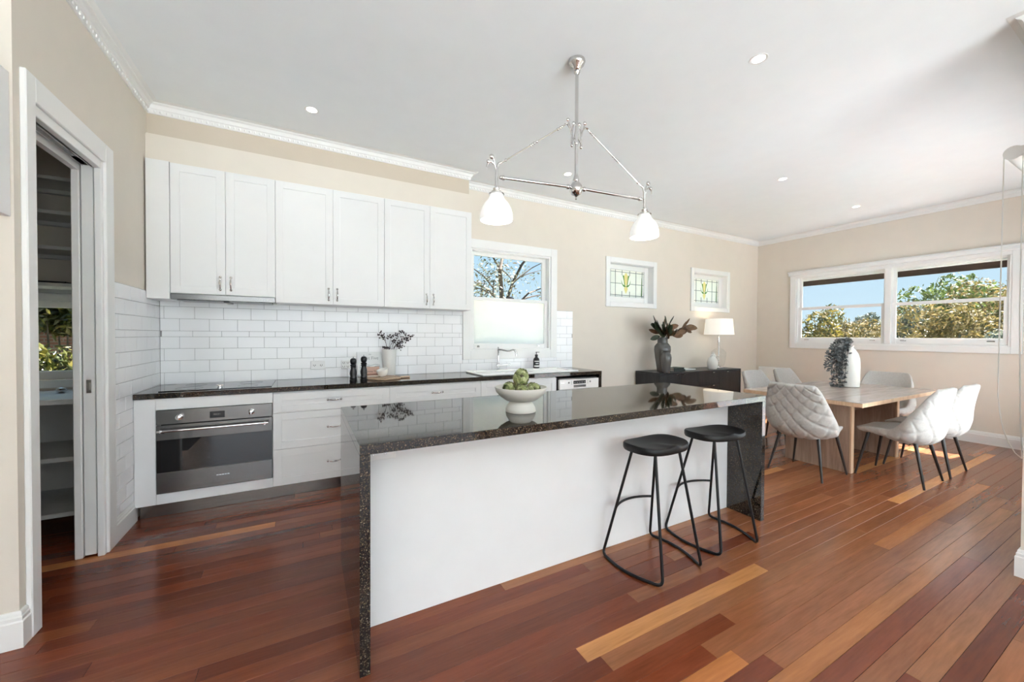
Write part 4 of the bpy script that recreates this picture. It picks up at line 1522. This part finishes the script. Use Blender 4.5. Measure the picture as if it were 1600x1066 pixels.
zb = SZ + .505
LV = [((200, 125), (300, 330), .075, 'g'), ((160, 270), (310, 340), .080, 'g'), ((215, 225), (300, 380), .06, 'g'), ((130, 340), (290, 400), .040, 'b'), ((155, 490), (300, 440), .045, 'g'), ((375, 130), (400, 280), .045, 'g'), ((515, 130), (430, 280), .045, 'g'),
      ((345, 220), (370, 400), .06, 'g'), ((372, 175), (375, 300), .035, 'b'), ((585, 280), (430, 310), .05, 'b'), ((470, 330), (420, 440), .06, 'g'), ((755, 170), (640, 320), .055, 'b'), ((700, 215), (630, 330), .045, 'b'), ((870, 320), (700, 290), .055, 'b'), ((800, 350), (690, 315), .025, 'b'), ((785, 385), (690, 340), .038, 'b'), ((720, 345), (560, 380), .07, 'b'), ((650, 430), (500, 440), .065, 'b'),
      ((500, 290), (470, 440), .05, 'b'), ((560, 330), (500, 430), .06, 'g'), ((420, 235), (400, 380), .045, 'b'), ((260, 330), (350, 440), .06, 'b'), ((300, 300), (380, 430), .05, 'b'), ((215, 300), (300, 410), .04, 'b'), ((440, 400), (420, 470), .05, 'b')]
LV += [((250, 190), (330, 380), .06, 'g'), ((330, 260), (390, 420), .06, 'g'), ((450, 250), (400, 400), .055, 'g'), ((520, 260), (430, 390), .05, 'b'), ((400, 300), (410, 430), .06, 'b'), ((350, 330), (400, 450), .06, 'b'), ((480, 270), (440, 400), .06, 'g'), ((540, 380), (440, 440), .06, 'b'), ((610, 390), (480, 430), .06, 'b'), ((690, 360), (570, 400), .06, 'b'), ((760, 290), (650, 320), .045, 'b'), ((285, 370), (380, 450), .055, 'g')]
rg = random.Random(8)
for (tx_, ty_), (bx_, by_), w_, k in LV:
    Yt = 3.90 + rg.uniform(-.09, .09)
    tip = aty(1000 + tx_ * .1032, 480 + ty_ * .1032, Yt)
    ba = aty(1000 + bx_ * .1032, 480 + by_ * .1032, 3.92)
    leaf('leaf', ba, tip, w_ * 1.6, 'magnolia_top' if k == 'g' else 'magnolia_under', vz, rg.uniform(-.45, .45))
sm = MB()
for (tx_, ty_) in ((300, 330), (640, 320), (560, 380), (700, 300), (400, 280), (430, 290), (300, 440), (300, 400), (690, 340)):
    sm.tube([(vp.x, vp.y, zb - .05), Vector((vp.x, vp.y, zb)).lerp(aty(1000 + tx_ * .1032, 480 + ty_ * .1032, 3.92), .4) + Vector((0, 0, .02)), aty(1000 + tx_ * .1032, 480 + ty_ * .1032, 3.92)], [.005, .004, .003], 6)
sm.build('stems', 'twig', vz, True)
# books on the sideboard
def flatbook(name, x0, x1, y0, y1, z0, z1, mat, lab):
    o = thing(name, ((x0 + x1) / 2, (y0 + y1) / 2, z0), lab, 'book', 'books on the sideboard')
    t = .0025
    MB().box(x0, x1, y0, y1, z0 + .0004, z0 + t, .0008).box(x0, x1, y0, y1, z1 - t, z1, .0008).box(x0, x1, y0, y0 + t, z0 + .0004, z1).build('cover', mat, o)
    MB().box(x0 + .003, x1 - .003, y0 + t, y1 - .004, z0 + t, z1 - t).build('pages', 'paper', o)


flatbook('flat_book', 4.83, 5.08, 3.88, 4.05, SZ, SZ + .026, 'booksage', 'dark green book at the bottom of the pair beside the grey vase')
flatbook('flat_book', 4.84, 5.07, 3.89, 4.04, SZ + .0265, SZ + .052, 'booksage', 'dark green book on top of the pair beside the grey vase')
flatbook('flat_book', 5.10, 5.42, 3.95, 4.15, SZ, SZ + .014, 'bookwhite', 'pale book lying flat in the middle of the sideboard')
# white organic twin-neck vase
oc = Vector((5.74, 3.885, SZ))
ov_ = thing('organic_vase', oc, 'white lumpy ceramic vase with holes and small spouts beside the table lamp', 'vase')
bm = bmesh.new()


def sculpt():
    m = MB()
    prof = [(0, 0), (.058, .002), (.070, .02), (.080, .07), (.078, .12), (.062, .165), (.040, .195), (0, .21)]
    m.lathe(prof, (oc.x, oc.y, SZ + .0006), 28)
    return m


sculpt().build('body', 'matte', ov_, True)
bm.free()
MB().lathe([(0, 0), (.030, .002), (.046, .03), (.050, .07), (.038, .115), (.018, .14), (0, .145)], (oc.x + .035, oc.y + .01, SZ + .105), 22).build('upper_lobe', 'matte', ov_, True)
for (dx, dz, h) in ((-.040, .185, .035), (-.008, .195, .030), (.022, .235, .035)):
    MB().lathe([(.011, 0), (.009, h * .6), (.012, h), (.009, h), (.007, h * .6), (0, h * .5)], (oc.x + dx, oc.y, SZ + dz), 12).build('spout', 'matte', ov_, True)
for (dx, dz, rr) in ((.040, .10, .026), (.045, .195, .022)):
    cpt = Vector((oc.x + dx * .8, oc.y - .058, SZ + dz))
    MB().lathe([(rr, 0), (rr * 1.15, .010), (rr * .9, .016), (rr * .8, .006), (0, .003)], (0, 0, 0), 18).xf(Matrix.Translation(cpt) @ Matrix.Rotation(math.radians(-25), 4, 'Z') @ Matrix.Rotation(PI / 2, 4, 'X') @ Matrix.Scale(1.2, 4, (0, 1, 0))).build('hollow', 'bowl', ov_, True)
# table lamp
lx, ly = 6.045, 3.985
tl = thing('table_lamp', (lx, ly, SZ), 'lit table lamp with white drum shade and clear glass base on the sideboard', 'table lamp')
MT['lampglass'] = glass_clear('clear_lamp_glass', (.96, .97, .97))
qq = NM('lit_linen_shade')
qq.b.inputs['Base Color'].default_value = (.88, .85, .80, 1)
qq.b.inputs['Roughness'].default_value = .8
gg = qq.n('NewGeometry')
wv = qq.n('TexWave', i_Scale=120)
qq.l(gg.outputs['Position'], wv.inputs['Vector'])
qq.l(qq.ramp(wv.outputs['Fac'], [(0, (1, .93, .80)), (1, (1, .95, .84))]), qq.b.inputs['Emission Color'])
qq.b.inputs['Emission Strength'].default_value = .34
MT['shade'] = qq.m
MB().lathe([(.062, 0), (.066, .004), (.062, .016), (.03, .022), (.026, .030), (0, .030)], (lx, ly, SZ + .0005), 24).build('foot', 'chrome', tl, True)
MB().lathe([(.03, .031), (.085, .045), (.098, .10), (.112, .24), (.108, .27), (.070, .31), (.030, .335), (.024, .36), (.026, .40), (.018, .43), (0, .43)], (lx, ly, SZ), 32).build('glass_base', 'lampglass', tl, True)
MB().tube([(lx, ly, SZ + .03), (lx, ly, SZ + .60)], .006, 8).lathe([(.016, .425), (.018, .45), (.012, .47), (.016, .50), (.010, .53)], (lx, ly, SZ), 14).build('rod', 'nickel', tl, True)
MB().lathe([(.225, .556), (.200, .815), (.1985, .815), (.2235, .556)], (lx, ly, SZ), 48).build('shade', 'shade', tl, 50)
MB().ball((lx, ly, SZ + .66), (.03, .03, .045), 12, 8).build('bulb', 'bulb', tl, True)
light('table_lamp_bulb', 'POINT', (lx, ly, SZ + .76), (0, 0, -1), 1.8, (1, .74, .46), shadow_soft_size=.05)

# ---- panel heater in the corner
ht = thing('panel_heater', (7.54, 3.9, 0), 'white panel heater on the right wall in the dining corner', 'heater')
MB().box(7.50, 7.56, 3.64, 4.15, .12, .79, .008).build('body', 'trim', ht)
MB().box(7.505, 7.555, 3.66, 4.13, .790, .797, .002).build('top_grille', 'shelf', ht)
for yy in (3.72, 4.07):
    MB().box(7.47, 7.578, yy - .02, yy + .02, 0, .12, .004).build('foot', 'trim', ht)
MB().box(7.56, 7.60, 3.75, 3.80, .5, .6).box(7.56, 7.60, 4.0, 4.05, .5, .6).build('wall_bracket', 'nickel', ht)

# ================================================================== DINING TABLE
TX0, TX1, TY0, TY1, TZ = 4.425, 6.375, 1.540, 2.610, .75
dt = thing('dining_table', (5.4, 2.07, 0), 'rectangular greyed oak dining table on two slab legs', 'dining table')
MB().box(TX0 + .003, TX1 - .003, TY0 + .003, TY1 - .003, TZ - .004, TZ, .0008).build('top_veneer', 'oaktop', dt)
MB().box(TX0, TX1, TY0, TY1, TZ - .040, TZ - .0042, .001).build('top', 'oakedge', dt)
for a in (4.738, 5.850):
    lgp = MB().box(a + .001, a + .055, TY0 + .205, TY1 - .29, 0, TZ - .0405, .001).build('slab_leg', 'oak', dt)
    MB().box(a, a + .056, TY0 + .190, TY0 + .2045, 0, TZ - .0405, .001).build('edge_band', 'oakedge', lgp)
MB().box(4.794, 5.850, 2.03, 2.07, .50, TZ - .041).build('stretcher', 'oak', dt)

# vase with trailing eucalyptus
q = atz(1330, 605, TZ)
vx, vy = q.x + .02, q.y + .03
wv_ = thing('white_vase', (vx, vy, TZ), 'large white bottle-shaped vase with trailing grey foliage on the dining table', 'vase')
MB().lathe([(.088, 0), (.098, .006), (.100, .05), (.103, .25), (.098, .34), (.082, .40), (.058, .445), (.042, .462), (.036, .472), (.036, .482), (.043, .492), (.043, .497), (.036, .497), (.030, .48), (.030, .46), (0, .44)], (vx, vy, TZ + .0005), 36).build('vessel', 'matte', wv_, True)
MT['eucalyptus'] = leafmat('grey_eucalyptus_leaf', [(0, (.07, .08, .082)), (.5, (.15, .165, .168)), (1, (.32, .33, .33))], .6, .1)
rg = random.Random(21)
lf = MB()
sm = MB()
side = cR.copy()
side.z = 0
side.normalize()
for i in range(36):
    a0 = Vector((vx, vy, TZ + .50))
    out = (-side * rg.uniform(.09, .25) + Vector((rg.uniform(-.05, .05), rg.uniform(-.10, .05), 0)))
    drop = rg.uniform(.25, .95)
    pts = []
    n = 16
    for j in range(n + 1):
        t = j / n
        h = .075 * math.sin(min(1, t * 2.2) * PI * .62) - drop * max(0, t - .25) ** 1.3 * 1.25
        pp_ = a0 + out * (min(1, t * 1.5) ** .8) + Vector((0, 0, h)) + Vector((math.sin(t * 7 + i) * .012, math.cos(t * 6 + i) * .012, 0))
        if pp_.z < TZ + .006: pp_.z = TZ + .006 + rg.uniform(0, .01)
        pts.append(pp_)
    sm.tube(pts, [.0022 * (1 - .6 * j / n) for j in range(n + 1)], 4)
    for j in range(2, n + 1):
        for s_ in range(3):
            c = pts[j] + Vector((rg.gauss(0, .009), rg.gauss(0, .009), rg.gauss(0, .009)))
            if c.z < TZ + .006: c.z = TZ + .006
            d = Vector((rg.gauss(0, 1), rg.gauss(0, 1), rg.gauss(0, 1))).normalized()
            e_ = d.orthogonal().normalized()
            r_ = rg.uniform(.009, .017)
            ring = []
            for k in range(6):
                a = k * PI / 3
                ring.append(c + d * (r_ * 1.25 * math.cos(a)) + e_ * (r_ * math.sin(a)))
            ring = [Vector((v.x, v.y, max(v.z, TZ + .002))) for v in ring]
            lf.add(ring, [(0, 1, 2, 3), (0, 3, 4, 5)])
sm.build('stems', 'twig', wv_, True)
k = lf.build('foliage', 'eucalyptus', wv_)
k['kind'] = 'stuff'

# ================================================================== DINING CHAIRS
def lerp_path(pts, t):
    n = len(pts) - 1
    t = max(0, min(.99999, t)) * n
    i = int(t)
    f = t - i
    P = [pts[max(0, min(n, j))] for j in (i - 1, i, i + 1, i + 2)]
    out = []
    for k in range(len(pts[0])):
        a, b, c, d = (p_[k] for p_ in P)
        out.append(.5 * ((2 * b) + (-a + c) * f + (2 * a - 5 * b + 4 * c - d) * f * f + (-a + 3 * b - 3 * c + d) * f ** 3))
    return out


# per station along the shell, front of seat -> top of back: centre (y,z), side edge (y,z), half width, thickness
ST = [(.265, .462, .255, .468, .195, .050), (.15, .468, .145, .486, .222, .060), (.03, .455, .045, .497, .238, .075), (-.09, .450, -.02, .505, .247, .095), (-.180, .470, -.075, .560, .252, .105), (-.228, .545, -.130, .645, .250, .085), (-.255, .655, -.190, .735, .242, .062), (-.280, .770, -.240, .820, .228, .050), (-.304, .865, -.280, .880, .206, .042), (-.312, .900, -.294, .900, .184, .036)]


def make_chair():
    r = thing('dining_chair', (0, 0, 0), 'x', 'dining chair', 'quilted grey dining chairs')
    NU, NV = 76, 100

    def surf(u, t):
        yc, zc, ys, zs, hw, th = lerp_path(ST, t)
        w_ = abs(u) ** 2.6
        y = yc * (1 - w_) + ys * w_
        z = zc * (1 - w_) + zs * w_
        # round the plan corners at both ends
        x = u * hw
        return Vector((x, y, z)), th
    inner = []
    nor = []
    for j in range(NV + 1):
        row, nr = [], []
        t = j / NV
        for i in range(NU + 1):
            u = -1 + 2 * i / NU
            p_, th = surf(u, t)
            e1 = surf(min(1, u + .02), t)[0] - surf(max(-1, u - .02), t)[0]
            e2 = surf(u, min(1, t + .01))[0] - surf(u, max(0, t - .01))[0]
            n_ = e2.cross(e1).normalized()
            row.append((p_, th))
            nr.append(n_)
        inner.append(row)
        nor.append(nr)
    acc = 0
    vs_in, vs_out = [], []
    for j in range(NV + 1):
        if j:
            acc += (inner[j][NU // 2][0] - inner[j - 1][NU // 2][0]).length
        for i in range(NU + 1):
            u = -1 + 2 * i / NU
            p_, th = inner[j][i]
            n_ = nor[j][i]
            edge = min(1, (1 - abs(u)) / .16, min(j, NV - j) / 8)
            edge = math.sqrt(max(0, 1 - (1 - max(0, edge)) ** 2))
            half = th * (.30 + .70 * edge)
            pin = p_ + n_ * (-.10 * th * (1 - edge))
            a = u * .30 / .085
            b = acc / .085
            h = abs(math.sin(PI * (a + b) / 1.4)) * abs(math.sin(PI * (a - b) / 1.4))
            qd = -.012 * (1 - min(1, h * 3.2) ** .7) * min(1, edge * 1.6)
            pout = p_ - n_ * (half + qd)
            vs_in.append(pin)
            vs_out.append(pout)
    m = MB()
    W = NU + 1
    N = len(vs_in)
    fs = []
    for j in range(NV):
        for i in range(NU):
            fs.append((j * W + i, j * W + i + 1, (j + 1) * W + i + 1, (j + 1) * W + i))
    fo = [tuple(N + k for k in f[::-1]) for f in fs]
    rim = [j * W for j in range(NV, 0, -1)] + list(range(0, NU)) + [j * W + NU for j in range(0, NV)] + [NV * W + i for i in range(NU, 0, -1)]
    fr__ = []
    for a, b in zip(rim, rim[1:] + rim[:1]):
        fr__.append((a, b, N + b, N + a))
    m.add(vs_in + vs_out, fs + fo + fr__)
    m.build('upholstered_shell', 'fabric', r, 'all')
    # seat pad, slightly raised
    for sx in (-1, 1):
        for (ty_, by_, tz_) in ((.17, .245, .425), (-.16, -.240, .385)):
            MB().tube([(sx * .165, ty_, tz_), (sx * .235, by_, .0)], [.0155, .0085], 10).build('leg', 'chairleg', r, True)
    
    return r


ch = make_chair()
CH = [((4.432, 1.975), -90, 'grey quilted dining chair at the near end of the table, back towards the island'),
      ((5.045, 1.478), 0, 'grey quilted dining chair on the near long side of the table, left of its pair'),
      ((5.662, 1.462), 0, 'grey quilted dining chair on the near long side of the table, right of its pair'),
      ((5.28, 2.70), 180, 'grey dining chair on the far long side, closer to the sideboard end'),
      ((6.02, 2.70), 180, 'grey dining chair on the far long side, closer to the heater'),
      ((6.40, 2.075), 90, 'grey dining chair at the far end of the table under the double window')]
for i, ((cx_, cy_), rz, lab) in enumerate(CH):
    c = ch if i == 0 else copy_tree(ch)
    c.location = (cx_, cy_, 0)
    c.rotation_euler.z = math.radians(rz)
    c['label'] = lab

# ================================================================== ROLLER BLIND ON THE DINING FRONT WALL
rbx = 3.70
bl_ = thing('roller_blind', (5.3, .60, 2.5), 'white roller blind rolled up on the dining front wall with its looped cord', 'roller blind')
q = aty(1577, 240, .63)
MB().tube([(q.x + .01, .615, q.z), (7.05, .615, q.z)], .036, 20).build('fabric_roll', 'matte', bl_, True)
MB().tube([(q.x, .615, q.z), (q.x + .009, .615, q.z)], .040, 20).box(q.x + .002, q.x + .008, YF + .001, .60, q.z - .03, q.z + .03, .003).build('end_bracket', 'trim', bl_, True)
xs = q.x + .004
MB().tube([(xs, .650, q.z), (xs, .652, 1.5), (xs, .652, 1.02), (xs + .004, .645, .90), (xs + .012, .632, .80), (xs + .022, .612, .72), (xs + .034, .588, .66), (xs + .05, .565, .63)], .0030, 6).tube([(xs, .580, q.z), (xs, .578, 1.5), (xs + .03, .572, .9), (xs + .05, .565, .63)], .0030, 6).build('cord_loop', 'matte', bl_, True)

# ================================================================== OUTSIDE
MT['grass'] = plain('lawn', (.05, .075, .02), .9, var=.4, scale=3)
MT['bounce_ground'] = plain('pale_bounce_ground', (.34, .325, .30), .85, var=.1, scale=2)
MT['bark'] = plain('grey_brown_bark', (.08, .06, .045), .85, var=.35, scale=14, bump=.4, bscale=40)
gm = MB()
tag(MB().box(-2.6, 7.78, 4.45, 9.4, -1.2, -1.17).box(7.78, 10.2, -3, 9.4, -1.2, -1.17).build('added_bounce_ground', 'bounce_ground'), kind='structure')  # unseen pale ground, added to bounce sunlight in through the windows
gm.box(-40, -2.62, -40, 90, -1.3, -1.2).box(-2.62, 7.78, 4.45, 90, -1.3, -1.2).box(7.78, 120, -40, 90, -1.3, -1.2).box(-2.62, 7.78, -40, -4.72, -1.3, -1.2)
tag(gm.build('garden_ground', 'grass'), kind='structure')


def crown_mesh(rg, blobs, n, size, asp=1.8):
    m = MB()
    tot = sum(b[3] ** 2 for b in blobs)
    for (bx_, by_, bz_, br__) in blobs:
        k = int(n * br__ ** 2 / tot)
        for _ in range(k):
            d = Vector((rg.gauss(0, 1), rg.gauss(0, 1), rg.gauss(0, 1))).normalized()
            c = Vector((bx_, by_, bz_)) + d * (br__ * rg.uniform(.55, 1.08) ** .7)
            a = (d + Vector((rg.gauss(0, .7), rg.gauss(0, .7), rg.gauss(0, .7) - .2))).normalized()
            b = a.orthogonal().normalized()
            b = Matrix.Rotation(rg.uniform(0, 6.3), 3, a) @ b
            s_ = size * rg.uniform(.6, 1.3)
            e_ = a.cross(b)
            m.add([c - b * s_ * asp * .5, c + e_ * s_ * .35, c + b * s_ * asp * .5 + a * s_ * .15, c - e_ * s_ * .35], [(0, 1, 2, 3)])
    return m


def tree(name, label, base_, h, spread, n, size, mat, seed, group, nblob=10, low=.0):
    rg = random.Random(seed)
    o = thing(name, base_, label, 'tree', group)
    x, y, z = base_
    blobs = []
    for i in range(nblob):
        f = (i + .5) / nblob
        zz = z + h * (low + (1 - low) * (.15 + .72 * f))
        rr = spread * (1.0 - .5 * f ** 2)
        a = rg.uniform(0, 6.3)
        q_ = rg.uniform(.15, .75)
        blobs.append((x + math.cos(a) * rr * q_, y + math.sin(a) * rr * q_, zz, rr * rg.uniform(.42, .62)))
    k = crown_mesh(rg, blobs, n, size).build('crown', mat, o)
    k['kind'] = 'stuff'
    t = MB().tube([(x, y, z - .05), (x + .1, y, z + h * .4), (x + .15, y + .1, z + h * .75)], [h * .03, h * .022, h * .008], 8)
    for (bx_, by_, bz_, br__) in blobs:
        t.tube([(x + .08, y, z + h * .35), ((x + bx_) / 2, (y + by_) / 2, (bz_ + z + h * .4) / 2), (bx_, by_, bz_)], [h * .012, h * .008, h * .003], 5)
    t.build('trunk', 'bark', o, True)
    return o


MT['leaf_yellow'] = leafmat('yellow_green_leaf', [(0, (.030, .045, .010)), (.35, (.10, .10, .018)), (.7, (.20, .155, .028)), (1, (.27, .20, .07))], .35, .3)
MT['leaf_lime'] = leafmat('lime_leaf', [(0, (.010, .016, .004)), (.4, (.035, .045, .008)), (.75, (.10, .095, .016)), (1, (.17, .14, .035))], .4, .25)
MT['leaf_gold'] = leafmat('golden_leaf', [(0, (0.070, 0.070, 0.030)), (.4, (0.170, 0.130, 0.045)), (.75, (0.260, 0.185, 0.065)), (1, (0.350, 0.290, 0.180))], .5, .3)
MT['leaf_mid'] = leafmat('mid_green_leaf', [(0, (0.030, 0.055, 0.015)), (.5, (0.100, 0.140, 0.035)), (1, (0.210, 0.250, 0.080))], .5, .3)
MT['leaf_blue'] = leafmat('blue_green_leaf', [(0, (0.050, 0.070, 0.065)), (.5, (0.125, 0.150, 0.120)), (1, (0.250, 0.250, 0.190))], .5, .25)


def garden_tree(name, lab, px_, X, py_top, spread, n, size, mat, seed, nblob=10):
    """stands on the garden ground at distance X; its height reaches the given sight line"""
    c = atx(px_, py_top, X)
    tree(name, lab, (c.x, c.y, -1.2), c.z + 1.2, spread, n, size, mat, seed, 'garden trees beyond the dining window', nblob)


garden_tree('magnolia_tree', 'glossy yellow-leaved tree close outside the left pane of the dining window', 1292, 10.6, 452, .95, 7500, .060, 'leaf_yellow', 2, 12)
garden_tree('golden_tree', 'golden leafed tree behind the middle of the dining window', 1368, 17.0, 496, 1.5, 9000, .075, 'leaf_gold', 3)
garden_tree('pine_tree', 'distant grey green tree between the two sashes of the dining window', 1352, 34.0, 480, 1.6, 5000, .13, 'leaf_blue', 9)
garden_tree('domed_tree', 'broad mid-green domed tree far behind the right sash', 1492, 30.0, 432, 3.6, 16000, .15, 'leaf_mid', 4, 18)
garden_tree('amber_tree', 'tall amber leafed tree behind the right edge of the dining window', 1590, 21.5, 416, 2.3, 14000, .085, 'leaf_gold', 5, 14)
garden_tree('autumn_tree', 'yellowing tree filling the lower right sash', 1490, 15.2, 464, 1.7, 15000, .070, 'leaf_gold', 6, 14)
garden_tree('grey_shrub', 'grey-green shrub at the lower right corner of the dining window', 1552, 11.5, 492, .8, 7500, .045, 'leaf_blue', 7, 10)
garden_tree('low_hedge_tree', 'low olive tree line seen through the foot of the left sash', 1322, 26.0, 499, 2.0, 9000, .10, 'leaf_gold', 12)
garden_tree('hedge_tree', 'blue-green tree behind the lower left of the right sash', 1422, 24.0, 474, 1.7, 9000, .10, 'leaf_blue', 8)

# ---- bare-branched tree behind the kitchen window: stems, twigs, leaves
kt = thing('branching_tree', (aty(820, 540, 8.5).x, 8.5, -1.2), 'slender tree with thin bare branches and sparse leaves outside the kitchen window', 'tree')
K = .2625
BR = [([(322, 560), (322, 480), (312, 350), (308, 310), (325, 240), (345, 170)], .075), ([(352, 560), (355, 480), (385, 390), (440, 280), (480, 230), (520, 170)], .055), ([(275, 560), (280, 475), (240, 430), (150, 378)], .035), ([(268, 470), (270, 400), (275, 370)], .02), ([(275, 470), (205, 428), (150, 412)], .022), ([(240, 432), (190, 440), (150, 455)], .015), ([(270, 420), (215, 350), (160, 310), (120, 280)], .022), ([(385, 392), (430, 352), (500, 300), (560, 270)], .024), ([(430, 352), (480, 335), (540, 318), (600, 300)], .016), ([(440, 490), (480, 450), (520, 435), (566, 418), (640, 400)], .026), ([(440, 488), (500, 470), (566, 458), (650, 440)], .024), ([(312, 310), (270, 240), (230, 190)], .03), ([(308, 300), (345, 330), (372, 360), (380, 385)], .018), ([(240, 432), (220, 460), (185, 470), (150, 480)], .012)]
m = MB()
lv = MB()
rg = random.Random(4)
for pts, r0 in BR:
    yy = 8.5 + rg.uniform(-.5, .5)
    P = []
    for i, (a, b) in enumerate(pts):
        P.append(aty(700 + a * K, 340 + b * K, yy + i * rg.uniform(-.12, .12)))
    if pts[0][1] >= 560 and r0 > .03:
        P = [Vector((P[0].x + rg.uniform(-.05, .05), yy, -1.25))] + P
    m.tube(P, [r0 * (1 - .65 * i / (len(P) - 1)) for i in range(len(P))], 7)
    if r0 < .05 or True:
        for a, b in zip(P, P[1:]):
            if b.z < 1.8: continue
            for _ in range(int((b - a).length * 60)):
                c = a.lerp(b, rg.random()) + Vector((rg.gauss(0, .28), rg.gauss(0, .28), rg.gauss(0, .22)))
                if c.z < 2.1 or rg.random() < (.86 if c.x > aty(795, 400, 8.5).x else .25): continue
                for _k in range(3):
                    cc = c + Vector((rg.gauss(0, .06), rg.gauss(0, .06), rg.gauss(0, .06)))
                    d = Vector((rg.gauss(0, 1), rg.gauss(0, 1), rg.gauss(0, 1) - .6)).normalized()
                    e_ = d.orthogonal().normalized()
                    s_ = rg.uniform(.06, .12)
                    lv.add([cc, cc + d * s_ * .5 + e_ * s_ * .22, cc + d * s_, cc + d * s_ * .5 - e_ * s_ * .22], [(0, 1, 2, 3)])
m.build('branches', 'bark', kt, True)
k = lv.build('leaves', leafmat('olive_brown_leaf', [(0, (.03, .045, .015)), (.5, (.10, .11, .04)), (1, (.20, .14, .07))], .5, .2), kt)
k['kind'] = 'stuff'

# ---- brick neighbour and bushes behind the pantry window
qb = NM('red_brick')
gg = qb.n('NewGeometry')
sx_ = qb.n('SeparateXYZ')
cx2 = qb.n('CombineXYZ')
qb.l(gg.outputs['Position'], sx_.inputs[0])
qb.l(sx_.outputs['X'], cx2.inputs[0])
qb.l(sx_.outputs['Z'], cx2.inputs[1])
bt_ = qb.n('TexBrick')
bt_.inputs['Scale'].default_value = 4.2
bt_.inputs['Color1'].default_value = (0.150, 0.050, 0.035, 1)
bt_.inputs['Color2'].default_value = (0.190, 0.075, 0.050, 1)
bt_.inputs['Mortar'].default_value = (0.175, 0.150, 0.130, 1)
bt_.inputs['Mortar Size'].default_value = .03
qb.l(cx2.outputs[0], bt_.inputs['Vector'])
qb.l(bt_.outputs['Color'], qb.b.inputs['Base Color'])
qb.b.inputs['Roughness'].default_value = .9
MT['brick'] = qb.m
nb_ = thing('brick_house', (-4.5, 11, -1.2), 'red brick house wall with a pale window ledge seen through the pantry window', 'house')
MB().box(-9, -1.0, 10.0, 10.3, -1.2, 2.6).build('brick_wall', 'brick', nb_)
MB().box(-8.8, -1.2, 9.88, 10.0, 1.42, 1.52).build('ledge', 'trim', nb_)


def bush(name, lab, c, r, n, size, mat, seed):
    rg = random.Random(seed)
    o = thing(name, (c[0], c[1], -1.2), lab, 'bush', 'bushes outside the pantry window')
    bl = [(c[0] + rg.uniform(-.6, .6) * r, c[1] + rg.uniform(-.4, .4) * r, c[2] + rg.uniform(-.5, .2) * r, r * rg.uniform(.45, .7)) for _ in range(9)]
    k = crown_mesh(rg, bl, n, size, 2.0).build('foliage', mat, o)
    k['kind'] = 'stuff'
    st_ = MB()
    for b in bl:
        st_.tube([(c[0], c[1], -1.25), ((c[0] + b[0]) / 2, (c[1] + b[1]) / 2, -.2), (b[0], b[1], b[2])], [.03, .02, .008], 5)
    st_.build('stems', 'bark', o)


p1 = aty(90, 565, 6.6)
bush('leafy_bush', 'yellow-green leafy bush low outside the pantry window', (p1.x, 6.6, p1.z - .25), .95, 9000, .062, 'leaf_lime', 31)
p2 = aty(100, 492, 8.2)
bush('overhanging_bush', 'green foliage hanging across the top of the pantry window view', (p2.x, 8.2, p2.z + .32), .62, 6000, .07, 'leaf_lime', 32)
